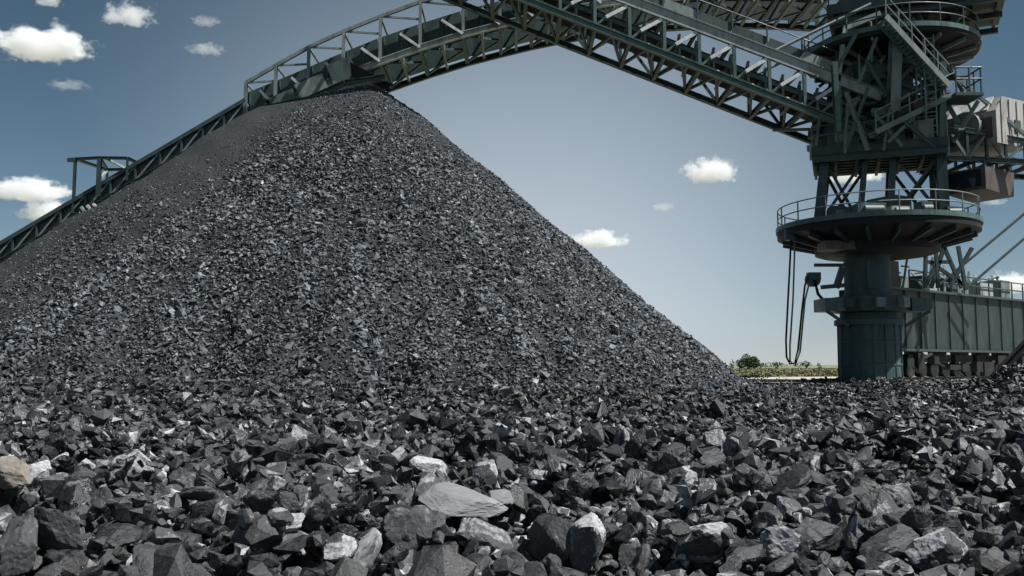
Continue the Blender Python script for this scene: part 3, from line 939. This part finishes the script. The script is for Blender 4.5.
# lower box
lc = Vector((TX + 4.95, TY - 0.9, 9.62))
lbx = MB()
lm = Matrix.Translation(lc) @ Matrix.Rotation(R(34), 4, 'Z')
lsec = [(-1.25, -0.45), (1.3, -0.6), (1.45, 0.62), (-1.25, 0.62)]
v = [lm @ Vector((a, y, b_)) for y in (-1.0, 1.0) for a, b_ in lsec]
lbx.add(v, [(0, 1, 5, 4), (1, 2, 6, 5), (2, 3, 7, 6), (3, 0, 4, 7), (3, 2, 1, 0), (4, 5, 6, 7)])
lb = lbx.build('operator_cab', 'brown', ST)
MB().box(lm @ Vector((-1.27, 0, 0.12)), (0.05, 1.6, 0.8), R(34)).build('window', 'glass', lb)
for a in (-0.9, 0.2, 1.2):
    beam('hanger', lm @ Vector((a, -0.8, 0.6)), lm @ Vector((a, -0.8, 1.0)), 0.1, 0.1, 'dark', lb)

# ------------------------------------------------------------------ boom
BY0, BY1 = TY - 2.2, TY + 1.5
A0, A1 = P(830, 119, BY0), P(597, 28, BY0)
bdir = (A1 - A0) / (A1.x - A0.x)                       # per metre of x
X_END = -8.5
pan = (P(634.7, 50, BY0) - P(600, 50, BY0)).x


def bp(x, up=0.0, y=BY0):
    q = A0 + bdir * (x - A0.x)
    return Vector((x, y, q.z + up))


boom = empty('boom', A0, ST)
HB = 2.1                                               # height of the side truss


def hb(x):
    return HB - 0.012 * (A0.x - x)


xs = [A0.x + 0.5 - pan * k for k in range(int((A0.x - X_END) / pan) + 1)]
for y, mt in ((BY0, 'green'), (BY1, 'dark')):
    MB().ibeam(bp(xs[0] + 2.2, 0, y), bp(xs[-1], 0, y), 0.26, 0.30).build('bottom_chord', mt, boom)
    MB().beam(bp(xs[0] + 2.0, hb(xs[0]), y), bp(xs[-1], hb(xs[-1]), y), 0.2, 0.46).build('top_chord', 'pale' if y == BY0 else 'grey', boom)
    MB().beam(bp(xs[0] + 2.0, hb(xs[0]) + 0.28, y), bp(xs[-1], hb(xs[-1]) + 0.28, y), 0.34, 0.06).build('chord_flange', 'grey', boom)
for k, x in enumerate(xs):
    for y in (BY0, BY1):
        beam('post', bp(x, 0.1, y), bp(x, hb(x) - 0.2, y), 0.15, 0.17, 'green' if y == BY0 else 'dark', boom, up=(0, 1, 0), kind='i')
        if k + 1 < len(xs):
            x2 = xs[k + 1]
            if y == BY1:
                beam('brace', *((bp(x, 0.1, y), bp(x2, hb(x2) - 0.2, y)) if k % 2 else (bp(x, hb(x) - 0.2, y), bp(x2, 0.1, y))), 0.12, 0.14, 'dark', boom)
            else:
                # short struts from post head towards belt; white stands in for sun on them
                beam('sunlit_tone_strut', bp(x - pan * 0.06, hb(x) - 0.3, y - 0.02), bp(x2 + pan * 0.32, 0.72, y - 0.02), 0.10, 0.17, 'white', boom)
                beam('brace', bp(x2, 0.12, y + 0.1), bp(x2 + pan * 0.32, 0.72, y + 0.1), 0.09, 0.12, 'green', boom)
    # underside: cross beam and lateral bracing
    MB().ibeam(bp(x, -0.02, BY0 + .13), bp(x, -0.02, BY1 - .13), 0.18, 0.26).build('crossbeam', 'dark', boom)
    if k + 1 < len(xs):
        xm = (x + xs[k + 1]) / 2
        beam('lateral_brace', bp(x, 0.0, BY1 - .15), bp(xm, 0.0, BY0 + 0.15), 0.12, 0.14, 'dark', boom)
        beam('lateral_brace', bp(xm, 0.0, BY0 + 0.15), bp(xs[k + 1], 0.0, BY1 - .15), 0.12, 0.14, 'dark', boom)
    # top cross beam
    MB().ibeam(bp(x, hb(x), BY0 + .1), bp(x, hb(x), BY1 - .1), 0.14, 0.2).build('top_crossbeam', 'dark', boom)
# belt with idlers
MB().beam(bp(xs[0] + 1.5, 1.30, (BY0 + BY1) / 2), bp(xs[-1], 1.30, (BY0 + BY1) / 2), 1.8, 0.05).build('belt', 'rubber', boom)
MB().beam(bp(xs[0] + 1.5, 0.55, (BY0 + BY1) / 2), bp(xs[-1], 0.55, (BY0 + BY1) / 2), 1.5, 0.03).build('return_belt', 'rubber', boom)
x = xs[0]
k = 0
while x > xs[-1]:
    ym = (BY0 + BY1) / 2
    MB().tube([bp(x, 1.15, ym - 0.6), bp(x, 1.15, ym + 0.6)], 0.08, 8).build('idler', 'grey', boom, True)
    MB().tube([bp(x, 1.15, ym - 0.65), bp(x, 1.55, ym - 1.25)], 0.08, 8).build('idler', 'pale', boom, True)
    MB().beam(bp(x, 0.1, ym - 1.2), bp(x, 1.4, ym - 1.2), 0.09, 0.1, (1, 0, 0)).build('idler_bracket', 'grey' if k % 2 else 'green', boom)
    if k % 2 == 0:
        MB().tube([bp(x - 0.3, 0.42, ym - 0.95), bp(x - 0.3, 0.42, ym + 0.95)], 0.07, 8).build('return_roller', 'pale', boom, True)
    x -= pan / 2
    k += 1
for yy in (-1.2, 1.2):
    MB().beam(bp(xs[0] + 1.5, 0.98, (BY0 + BY1) / 2 + yy), bp(xs[-1], 0.98, (BY0 + BY1) / 2 + yy), 0.1, 0.2).build('stringer', 'green', boom)
# walkway windscreen and handrail on the near side
for k in range(len(xs) - 1):
    x, x2 = xs[k], xs[k + 1]
    MB().beam(bp(x - 0.04, hb(x) + 0.62, BY0 + 0.25), bp(x2 + 0.04, hb(x2) + 0.62, BY0 + 0.25), 0.04, 0.6).build('windscreen_panel', 'panel_green' if k % 4 else 'grey', boom)
    beam('screen_post', bp(x, hb(x) + 0.28, BY0 + 0.2), bp(x, hb(x) + 1.5, BY0 + 0.2), 0.07, 0.07, 'dark', boom)
MB().beam(bp(xs[0] + 2, hb(xs[0]) + 0.3, BY0 + 0.65), bp(xs[-1], hb(xs[-1]) + 0.3, BY0 + 0.65), 0.8, 0.05).build('walkway', 'dark', boom)
MB().tube([bp(xs[0], hb(xs[0]) + 1.5, BY0 + 0.2), bp(xs[-1], hb(xs[-1]) + 1.5, BY0 + 0.2)], 0.03, 6).build('handrail', 'dark', boom, True)
for yy in (BY0 + 0.18, BY0 + 0.3):
    MB().tube([bp(xs[0] + 1, 0.3, yy), bp(xs[-1], 0.3, yy)], 0.045, 6).build('cable_pipe', 'grey', boom, True)
# boom head
MB().tube([bp(X_END - 0.3, 1.0, BY0 + 0.4), bp(X_END - 0.3, 1.0, BY1 - 0.4)], 0.55, 20).build('head_pulley', 'dark', boom, True)
# foot brackets and stay from tower to boom
for y in (BY0, BY1):
    beam('boom_foot', bp(xs[0] + 2.0, 0.0, y), leg_pt(0, 0 if y == BY0 else 1, 11.2) + Vector((1.2, 0, 0)), 0.3, 0.5, 'dark', boom, kind='i')
    beam('boom_stay', bp(xs[2], hb(xs[2]), y), (TX - 0.6, y, 18.3), 0.16, 0.16, 'grey', boom, kind='tube')
    beam('boom_stay', P(845, 27, y), P(838, 82, y), 0.17, 0.2, 'pale', boom)
    beam('boom_stay', P(845, 28, y), P(880, 14, y), 0.22, 0.26, 'grey', boom)

# ------------------------------------------------------------------ travelling chassis
ch_a, ch_b = Vector((TX + 0.9, TY + 0.9, 0)), Vector((TX + 19.5, TY + 15.2, 0))
cd = (ch_b - ch_a).normalized()
cn = Vector((cd.y, -cd.x, 0))                          # towards the camera
chassis = MB()
for_w = 2.6
ZB, ZT = 1.55, 4.75
v = []
for p in (ch_a, ch_b):
    for s_, z in ((0, ZB), (0, ZT), (-for_w, ZT), (-for_w, ZB)):
        v.append(p + cn * s_ + Vector((0, 0, z)))
chassis.add(v, [(0, 1, 5, 4), (1, 2, 6, 5), (2, 3, 7, 6), (3, 0, 4, 7), (3, 2, 1, 0), (4, 5, 6, 7)])
cho = chassis.build('chassis', 'chassis_green', ST)
L = (ch_b - ch_a).length
k = 0.25
while k < L:
    p = ch_a + cd * k + cn * 0.05
    beam('stiffener', p + Vector((0, 0, ZB + 0.05)), p + Vector((0, 0, ZT - 0.05)), 0.035, 0.06, 'chassis_green', cho, up=cn)
    k += 1.55
for z in (ZB + 0.02, ZT - 0.02):
    MB().beam(ch_a + cn * 0.08 + Vector((0, 0, z)), ch_b + cn * 0.08 + Vector((0, 0, z)), 0.3, 0.12).build('flange', 'dark', cho)
rail(cho, [ch_a + cd * 2.6 + cn * -0.1 + Vector((0, 0, ZT)), ch_b + cn * -0.1 + Vector((0, 0, ZT))], 1.05, 1.5, False, 'dark', 0.04)
urng0 = np.random.default_rng(9)
# machinery on top of the chassis
for k, (d, s_, sx, sy, sz, mt) in enumerate([(1.6, -1.0, 1.1, 1.2, 1.5, 'brown'), (3.2, -1.2, 0.9, 1.0, 0.8, 'grey'), (4.9, -0.8, 0.8, 0.8, 0.9, 'dark'), (6.4, -1.2, 1.2, 1.0, 0.6, 'pale'), (8.2, -0.9, 0.7, 0.8, 1.0, 'dark'), (9.6, -1.2, 1.3, 1.1, 0.7, 'grey'), (12, -1.0, 1.6, 1.2, 0.9, 'pale'), (14.5, -1.0, 1.2, 1.2, 1.2, 'grey')]):
    p = ch_a + cd * d + cn * s_ + Vector((0, 0, ZT + sz / 2))
    q = MB().box(p, (sx, sy, sz), math.atan2(cd.y, cd.x)).build('winch', mt, cho)
    MB().tube([p + Vector((-0.2, -0.7, -0.1)), p + Vector((-0.2, 0.3, sz / 2 + 0.2)), p + Vector((0.5, 0.5, sz / 2 + 0.3))], 0.07, 8).build('pipe', 'grey', q, True)
for k in range(14):
    p = ch_a + cd * (1.2 + 1.1 * k + urng0.uniform(-.4, .4)) + cn * urng0.uniform(-1.8, -0.3) + Vector((0, 0, ZT))
    h_ = urng0.uniform(0.7, 2.0)
    beam('mast_pole', p, p + Vector((urng0.uniform(-.4, .4), 0, h_)), 0.09, 0.09, ('dark', 'grey', 'white')[k % 3], cho)
    if k % 2:
        beam('cross_pipe', p + Vector((0, 0, h_ * .7)), p + cd * urng0.uniform(.8, 1.8) + Vector((0, 0, h_ * urng0.uniform(.4, 1.1))), 0.09, 0.09, ('grey', 'dark')[k % 4 // 2], cho, kind='tube')
# lattice trestle between chassis and round deck
for a, b_ in (((925, 288), (926, 236)), ((938, 288), (935, 236)), ((931, 288), (947, 238)), ((962, 288), (940, 238)), ((930, 262), (968, 288)), ((924, 262), (950, 262)), ((950, 286), (972, 248)), ((925, 286), (938, 262)), ((958, 246), (966, 290))):
    beam('trestle_member', P(*a, TY + 2.6), P(*b_, TY + 2.6), 0.16, 0.18, 'dark', cho)
# long pipes rising to the right
for a, b_ in (((938, 286), (1060, 184)), ((962, 292), (1060, 208))):
    beam('stay_pipe', P(*a, TY + 4.5), P(*b_, TY + 4.5), 0.14, 0.14, 'dark', cho, kind='tube')
# bogies and wheels
for k in range(7):
    p = ch_a + cd * (0.6 + 2.5 * k) + cn * -0.3
    bg = MB().beam(p + cd * -1.0 + Vector((0, 0, 1.15)), p + cd * 1.0 + Vector((0, 0, 1.15)), 0.5, 0.42).build('bogie', 'near_black', cho)
    MB().beam(p + Vector((0, 0, 1.3)), p + Vector((0, 0, 1.6)), 0.7, 0.7).build('bogie_pivot', 'near_black', bg)
    for s_ in (-0.62, 0.62):
        c = p + cd * s_ + Vector((0, 0, 0.58))
        MB().tube([c - cn * 0.16, c + cn * 0.16], 0.42, 20).build('wheel', 'near_black', bg, True)
urng = np.random.default_rng(5)
for k in range(11):
    p = ch_a + cd * (0.8 + 1.5 * k + urng.uniform(-.4, .4)) + cn * urng.uniform(0.35, 0.6) + Vector((0, 0, urng.uniform(0.5, 1.3)))
    MB().box(p, (urng.uniform(.4, 1.3), urng.uniform(.2, .4), urng.uniform(.25, .8)), math.atan2(cd.y, cd.x)).build('equipment_box', 'near_black', cho)
    MB().tube([p, p + cd * urng.uniform(.5, 1.4) + Vector((0, 0, urng.uniform(-.5, .5)))], 0.08, 7).build('pipe', 'near_black', cho, True)
p, q = P(984, 388, TY - 3), P(1050, 318, TY - 3)
MB().ibeam(p, q, 0.3, 0.3).build('chassis_strut', 'near_black', cho)
tag(MB().ibeam(ch_a - cd * 6 + cn * -0.3 + Vector((0, 0, 0.1)), ch_b + cn * -0.3 + Vector((0, 0, 0.1)), 0.16, 0.14).build('rail_track', 'dark'), 'dark steel rail under the stacker bogies', 'rail')

# ------------------------------------------------------------------ arched conveyor gallery behind the pile
GY, GW = 47.0, 4.6
CG = tag(empty('conveyor_gallery', (-24, GY, 0)), 'arched steel lattice conveyor running behind the coal peak to the tower top', 'conveyor')
nodes_px = [(245, 118), (275, 106), (308, 92), (343, 77), (380, 62), (420, 48), (463, 34.5), (500, 25), (533, 17), (567, 10), (601, 4), (636, 0), (672, -3), (708, -5), (744, -6), (780, -6), (816, -5), (846, -3)]
ND = [P(a, b_, GY) for a, b_ in nodes_px]
HG = [1.95, 2.25, 2.5, 2.55, 2.55, 2.6] + [2.6] * 12
UP = Vector((0, 0, 1))
YF = Vector((0, GW, 0))
low = [P(-190, 374, GY), P(-60, 297.5, GY), P(60, 226.5, GY), P(160, 168, GY), P(245, 118, GY)]
for y in (Vector((0, 0, 0)), YF):
    nearf = y.y == 0
    for p, q in zip(ND[:-1], ND[1:]):
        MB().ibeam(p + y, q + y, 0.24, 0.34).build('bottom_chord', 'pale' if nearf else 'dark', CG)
    tops = [p + y + UP * h for p, h in zip(ND, HG)]
    for p, q in zip(tops[:-1], tops[1:]):
        MB().beam(p, q, 0.16, 0.18).build('top_chord', 'grey', CG)
    for k, (p, h) in enumerate(zip(ND, HG)):
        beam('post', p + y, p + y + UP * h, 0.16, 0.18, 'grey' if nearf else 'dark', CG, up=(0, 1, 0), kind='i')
        if k + 1 < len(ND):
            p2, h2 = ND[k + 1], HG[k + 1]
            beam('brace', p + y + UP * h, p2.lerp(p, 0.0) + y + UP * h2 * 0.62, 0.08, 0.1, 'grey', CG)
            if nearf:
                beam('sunlit_tone_strut', p2 - Vector((0, 0.12, 0)), p2.lerp(p, 0.5) + UP * 1.15 - Vector((0, 0.12, 0)), 0.09, 0.14, 'white', CG)  # sunlit look of this diagonal is put into its white colour
            else:
                beam('brace', p + y, p2 + y + UP * h2 * 0.6, 0.09, 0.1, 'dark', CG)
for k, p in enumerate(ND):
    beam('crossbeam', p + Vector((0, .14, 0)), p + YF - Vector((0, .14, 0)), 0.2, 0.24, 'dark', CG, kind='i')
    beam('top_crossbeam', p + UP * HG[k], p + YF + UP * HG[k], 0.1, 0.12, 'grey', CG)
    if k + 1 < len(ND):
        p2 = ND[k + 1]
        m_ = p.lerp(p2, 0.5)
        beam('crossbeam', m_ + Vector((0, .14, 0)), m_ + YF - Vector((0, .14, 0)), 0.14, 0.18, 'grey', CG)
        beam('lateral_brace', p + Vector((0, .2, 0)), p2 + YF * 0.5, 0.1, 0.12, 'dark', CG)
        beam('lateral_brace', p2 + YF * 0.5, p + YF - Vector((0, .2, 0)), 0.1, 0.12, 'grey', CG)
        MB().beam(p + Vector((0, GW / 2, 0.95)), p2 + Vector((0, GW / 2, 0.95)), 1.7, 0.06).build('belt', 'rubber', CG)
        MB().tube([m_ + Vector((0, GW / 2 - 0.9, 0.3)), m_ + Vector((0, GW / 2 + 0.9, 0.3))], 0.09, 8).build('return_roller', 'pale', CG, True)
        MB().beam(p + Vector((0, 0.55, 0.88)), p2 + Vector((0, 0.55, 0.88)), 0.05, 1.35, UP).build('windscreen_panel', 'panel_green', CG)
        for s_ in (0.06, 0.5):
            q = p.lerp(p2, s_)
            MB().beam(q + Vector((0, 0.5, 0.2)), q + Vector((0, 0.5, 1.6)), 0.05, 0.06).build('screen_rib', 'green', CG)
        MB().beam(p + Vector((0, GW - 0.5, 0.8)), p2 + Vector((0, GW - 0.5, 0.8)), 0.05, 1.2, UP).build('windscreen_panel', 'panel_green', CG)
# lower closed run down to the left
for p, q in zip(low[:-1], low[1:]):
    for yy in (0, 2.2):
        MB().ibeam(p + Vector((0, yy, 0)), q + Vector((0, yy, 0)), 0.2, 0.26).build('bottom_chord', 'dark', CG)
        MB().beam(p + Vector((0, yy, 1.0)), q + Vector((0, yy, 1.0)), 0.2, 0.2).build('top_chord', 'dark', CG)
    MB().beam(p + Vector((0, 1.1, 0.8)), q + Vector((0, 1.1, 0.8)), 1.7, 0.06).build('belt', 'rubber', CG)
    nseg = max(2, int((q - p).length / 1.3))
    for k in range(nseg):
        a, b_ = p.lerp(q, k / nseg), p.lerp(q, (k + 1) / nseg)
        for yy in (0, 2.2):
            beam('post', a + Vector((0, yy, 0.1)), a + Vector((0, yy, 1.0)), 0.09, 0.1, 'dark', CG)
        beam('brace', a + UP * 0.1, b_ + UP * 0.92, 0.07, 0.08, 'grey', CG)
        MB().tube([a + Vector((0, 0.2, 0.2)), a + Vector((0, 2.0, 0.2))], 0.07, 8).build('return_roller', 'grey', CG, True)
        MB().beam(a.lerp(b_, 0.02) + Vector((0, 0.14, 0.66)), a.lerp(b_, 0.98) + Vector((0, 0.14, 0.66)), 0.04, 0.62, UP).build('side_panel', 'dark', CG)
# trestle legs holding the lower run
for px in (-150, -60, 30):
    k = (px + 190) / (245 + 190)
    p = P(px, 374 + (118 - 374) * k, GY)
    for yy in (0.1, 2.1):
        beam('trestle_leg', p + Vector((0, yy, -0.05)), Vector((p.x, GY + yy, -0.2)), 0.24, 0.24, 'dark', CG)
# skirt plates and loading table on the pile crest
for (a, b_, wpx, hpx, mt) in ((283, 104, 27, 22, 'green'), (312, 88, 28, 20, 'grey'), (342, 70, 24, 20, 'pale'), (262, 112, 20, 18, 'dark')):
    c = P(a, b_, GY - 0.45)
    dx_ = wpx / FPX * GY / 2
    sl = 0.43
    MB().beam(c - Vector((dx_, 0, sl * dx_)), c + Vector((dx_, 0, sl * dx_)), 0.10, hpx / FPX * GY, UP).build('skirt_plate', mt, CG)
for a, b_, c_, d_ in ((268, 118, 300, 104), (300, 104, 345, 84), (345, 84, 385, 78)):
    MB().ibeam(P(a, b_, GY - 1.0), P(c_, d_, GY - 1.0), 0.3, 0.34).build('skirt_girder', 'dark', CG)
MB().add([P(350, 62, GY - 0.6), P(392, 84, GY - 0.6), P(386, 92, GY - 0.6), P(352, 82, GY - 0.6), P(350, 62, GY + .6), P(392, 84, GY + .6), P(386, 92, GY + .6), P(352, 82, GY + .6)],
         [(0, 1, 2, 3), (4, 5, 6, 7), (0, 1, 5, 4), (1, 2, 6, 5), (2, 3, 7, 6), (3, 0, 4, 7)]).build('discharge_chute', 'rubber', CG)

# ------------------------------------------------------------------ portal frame on the lower run
GF = tag(empty('portal_frame', P(100, 205, GY)), 'small open steel portal frame straddling the conveyor on the left slope', 'portal frame')


def lowz(px):
    return P(px, 262 - 0.588 * px, GY).z


fp = {}
for nm, px, yy in (('a', 74, 0.0), ('b', 101, -0.3), ('c', 84, 2.6), ('d', 131, 2.4), ('e', 128, -0.2)):
    X = P(px, 190, GY).x
    fp[nm] = Vector((X, GY + yy, lowz(px) + 0.3))
ztop = P(90, 160, GY).z
for nm, ww in (('a', 0.13), ('b', 0.2), ('c', 0.11), ('d', 0.14), ('e', 0.1)):
    p = fp[nm]
    beam('frame_post', p, Vector((p.x, p.y, ztop)), ww, ww, 'dark', GF, kind='i')
for a, b_ in (('a', 'b'), ('b', 'e'), ('a', 'c'), ('c', 'd'), ('b', 'c'), ('e', 'd')):
    p, q = fp[a].copy(), fp[b_].copy()
    p.z = q.z = ztop + 0.05
    beam('top_beam', p, q, 0.14, 0.15, 'dark', GF, kind='i')
p, q = fp['a'].copy(), fp['b'].copy()
beam('brace', Vector((fp['c'].x, fp['c'].y, ztop)), fp['b'] + UP * 0.9, 0.1, 0.12, 'pale', GF)
beam('brace', Vector((fp['b'].x + .4, fp['b'].y, ztop)), fp['d'] + UP * 0.4, 0.1, 0.12, 'pale', GF)
for k in range(3):
    p = P(81 + 6 * k, 207 - 1.5 * k, GY - 0.4)
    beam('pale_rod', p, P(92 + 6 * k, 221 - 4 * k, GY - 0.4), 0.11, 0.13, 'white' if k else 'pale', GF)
beam('outrigger', Vector((fp['a'].x - 0.4, fp['a'].y, ztop)), Vector((fp['a'].x, fp['a'].y, ztop)), 0.2, 0.2, 'dark', GF)

# ------------------------------------------------------------------ shrubs and grass on the field


def leaf_cloud(blobs, nleaf, size, rng):
    """leaf faces spread over the outer half of a few lobes"""
    V, F = [], []
    for (c, r) in blobs:
        m_ = int(nleaf * (r[0] * r[2]))
        d = rng.normal(size=(m_, 3))
        d /= np.linalg.norm(d, axis=1)[:, None]
        rad = rng.uniform(0.45, 1.06, m_) ** 0.6
        q = np.array(c) + d * rad[:, None] * np.array(r)
        q[:, 2] = np.maximum(q[:, 2], 0.15)
        a = rng.normal(size=(m_, 3)); a /= np.linalg.norm(a, axis=1)[:, None]
        b_ = np.cross(a, rng.normal(size=(m_, 3))); b_ /= np.linalg.norm(b_, axis=1)[:, None]
        s_ = size * rng.uniform(0.6, 1.4, m_)[:, None]
        k = len(V) * 4
        for i in range(m_):
            V.append((q[i] - a[i] * s_[i], q[i] + b_[i] * s_[i] * .6, q[i] + a[i] * s_[i], q[i] - b_[i] * s_[i] * .6))
    V = np.array(V).reshape(-1, 3)
    F = np.arange(len(V)).reshape(-1, 4)
    return V.tolist(), F.tolist()


def shrub(name, px, Y, wpx, hpx, label, cat, lobes=7, nleaf=160):
    rng = np.random.default_rng(int(px))
    X = P(px, 365, Y).x
    wm, hm_ = wpx / FPX * Y, hpx / FPX * Y
    root = tag(empty(name, (X, Y, 0)), label, cat, 'bushes along the far edge of the field')
    blobs = []
    for k in range(lobes):
        a = rng.uniform(-0.5, 0.5) * wm * 0.62
        zz = hm_ * rng.uniform(0.34, 0.68) * (1 - 0.5 * abs(a) / (wm * 0.5))
        blobs.append(((X + a, Y + rng.uniform(-.3, .3) * wm, zz), (wm * rng.uniform(0.17, 0.27), wm * 0.25, hm_ * rng.uniform(0.24, 0.34))))
    v, f = leaf_cloud(blobs, nleaf, 0.055 * wm ** 0.5 + 0.05, rng)
    MB().add(v, f).build('crown', 'leaf', root)
    for k in range(3):
        e = Vector((X + rng.uniform(-.25, .25) * wm, Y + rng.uniform(-.2, .2) * wm, hm_ * 0.6))
        MB().tube([(X, Y, -0.1), Vector((X, Y, 0)).lerp(e, 0.5) + Vector((0.1, 0, 0.1)), e], [0.03 * wm, 0.02 * wm, 0.008 * wm], 7).build('trunk', 'bark', root, True)


shrub('round_tree', 748, 150, 24, 18, 'round dark bushy tree standing at the foot of the coal pile', 'tree', 9, 260)
shrub('shrub', 732, 152, 9, 11, 'small dark shrub just left of the round tree', 'shrub', 4)
shrub('shrub', 776, 230, 22, 8, 'low grey green shrub on the skyline right of the round tree', 'shrub', 6, 60)
shrub('shrub', 806, 235, 20, 9, 'low shrub on the skyline behind the hanging hoses', 'shrub', 6, 60)
shrub('shrub', 819, 120, 8, 9, 'dark round shrub in the grass near the pedestal', 'shrub', 4)
shrub('shrub', 827, 62, 8, 10, 'small olive shrub beside the green pedestal', 'shrub', 4)
shrub('shrub', 760, 240, 16, 7, 'low shrub on the skyline close beside the round tree', 'shrub', 5, 60)
ng = 9000
gyy = 61 + 170 * RNG.random(ng) ** 1.8
gxx = gyy * RNG.uniform(0.16, 0.62, ng)
gh = RNG.uniform(0.06, 0.2, ng)
ga = RNG.uniform(0, 3.14, ng)
gw = RNG.uniform(0.12, 0.3, ng)
lean = RNG.normal(0, 0.12, (ng, 2))
c, s = np.cos(ga) * gw, np.sin(ga) * gw
GVt = np.stack([np.stack([gxx - c, gyy - s, 0 * gxx - .03], 1), np.stack([gxx + c, gyy + s, 0 * gxx - .03], 1), np.stack([gxx + lean[:, 0], gyy + lean[:, 1], gh], 1)], 1).reshape(-1, 3)
mb = MB()
mb.v, mb.f = GVt.tolist(), np.arange(3 * ng).reshape(-1, 3).tolist()
tag(mb.build('grass', 'grass'), 'dry grass tufts on the far field', 'grass', kind='stuff')

# ------------------------------------------------------------------ clouds: small cumulus of real vapour, far off


def cloud_mat(name, seed, dens, detail_amp):
    m = bpy.data.materials.new(name)
    m.use_nodes = True
    t = m.node_tree
    t.nodes.clear()
    n = t.nodes
    out = n.new('ShaderNodeOutputMaterial')
    tc = n.new('ShaderNodeTexCoord')
    ln = n.new('ShaderNodeVectorMath'); ln.operation = 'LENGTH'
    t.links.new(tc.outputs['Object'], ln.inputs[0])
    nz = n.new('ShaderNodeTexNoise')
    nz.noise_dimensions = '4D'
    nz.inputs['W'].default_value = seed
    nz.inputs['Scale'].default_value = 2.1
    nz.inputs['Detail'].default_value = 8
    nz.inputs['Roughness'].default_value = 0.66
    mp = n.new('ShaderNodeMapping')
    mp.inputs['Scale'].default_value = (2.0, 1.2, 1.1)
    t.links.new(tc.outputs['Object'], mp.inputs[0])
    t.links.new(mp.outputs[0], nz.inputs['Vector'])
    a = n.new('ShaderNodeMath'); a.operation = 'MULTIPLY_ADD'       # amp*noise - r
    a.inputs[1].default_value = detail_amp
    neg = n.new('ShaderNodeMath'); neg.operation = 'MULTIPLY'; neg.inputs[1].default_value = -1
    sz = n.new('ShaderNodeSeparateXYZ')
    t.links.new(tc.outputs['Object'], sz.inputs[0])
    fl = n.new('ShaderNodeMath'); fl.operation = 'MULTIPLY_ADD'; fl.inputs[1].default_value = -1.6; fl.inputs[2].default_value = -0.36
    t.links.new(sz.outputs['Z'], fl.inputs[0])
    fm = n.new('ShaderNodeMath'); fm.operation = 'MAXIMUM'; fm.inputs[1].default_value = 0
    t.links.new(fl.outputs[0], fm.inputs[0])
    ad = n.new('ShaderNodeMath'); ad.operation = 'ADD'
    t.links.new(ln.outputs['Value'], ad.inputs[0]); t.links.new(fm.outputs[0], ad.inputs[1])
    t.links.new(ad.outputs[0], neg.inputs[0])
    t.links.new(nz.outputs[0], a.inputs[0]); t.links.new(neg.outputs[0], a.inputs[2])
    mr = n.new('ShaderNodeMapRange')
    mr.interpolation_type = 'SMOOTHSTEP'
    mr.inputs['From Min'].default_value, mr.inputs['From Max'].default_value = detail_amp * 0.5 - 0.62, detail_amp * 0.5 - 0.40
    mr.inputs['To Min'].default_value, mr.inputs['To Max'].default_value = 0, dens
    t.links.new(a.outputs[0], mr.inputs[0])
    vs = n.new('ShaderNodeVolumeScatter')
    vs.inputs['Color'].default_value = (0.995, 0.995, 0.995, 1)
    vs.inputs['Anisotropy'].default_value = 0.0
    t.links.new(mr.outputs[0], vs.inputs['Density'])
    t.links.new(vs.outputs[0], out.inputs['Volume'])
    MATS[name] = m
    return m


CD = 2600
CLOUDS = [  # px centre, size, density, amp, label
    (40, 46, 128, 46, 0.035, 1.3, 'large flat-bottomed white cloud at the upper left edge'),
    (129, 17, 64, 34, 0.020, 1.7, 'ragged grey-white cloud right of the large upper-left cloud'),
    (48, 2, 34, 16, 0.022, 1.4, 'small cloud cut by the top edge above the large cloud'),
    (68, 86, 52, 14, 0.006, 1.6, 'thin wisp of cloud under the large upper-left cloud'),
    (205, 22, 36, 14, 0.010, 1.6, 'upper of two tiny faint clouds left of the arched conveyor'),
    (207, 50, 44, 17, 0.010, 1.8, 'lower of two tiny faint clouds left of the arched conveyor'),
    (712, 174, 68, 38, 0.04, 1.3, 'bright white cloud under the boom'),
    (665, 208, 32, 14, 0.012, 1.5, 'tiny faint cloud below the bright cloud under the boom'),
    (599, 241, 72, 26, 0.04, 1.2, 'bright white cloud beside the right slope of the coal pile'),
    (28, 192, 92, 34, 0.035, 1.4, 'upper white cloud left of the portal frame'),
    (48, 214, 66, 36, 0.035, 1.4, 'lower white cloud left of the portal frame'),
    (852, 176, 70, 32, 0.04, 1.3, 'white cloud seen through the tower legs above the round deck'),
    (1012, 286, 66, 34, 0.035, 1.4, 'white cloud behind the machinery on the chassis at the right edge'),
    (993, 202, 30, 12, 0.012, 1.5, 'tiny faint cloud below the hanging operator cab'),
]
for k, (cx, cy, cw, chh, dn, amp, lab) in enumerate(CLOUDS):
    amp *= 1.45
    c = P(cx, cy, CD)
    bm = bmesh.new()
    bmesh.ops.create_icosphere(bm, subdivisions=3, radius=1.0)
    me = bpy.data.meshes.new('cloud')
    bm.to_mesh(me)
    bm.free()
    me.materials.append(cloud_mat('cloud_%d' % k, 3.7 * k + 1.3, dn, amp))
    o = bpy.data.objects.new('cloud', me)
    COL.objects.link(o)
    rx, rz_ = cw / FPX * CD / 2, chh / FPX * CD / 2
    place(o, None, Matrix.Translation(c) @ Matrix.Diagonal((rx * 1.3, rx * 0.8, rz_ * 1.3, 1)))
    tag(o, lab, 'cloud', 'small clouds in the sky')
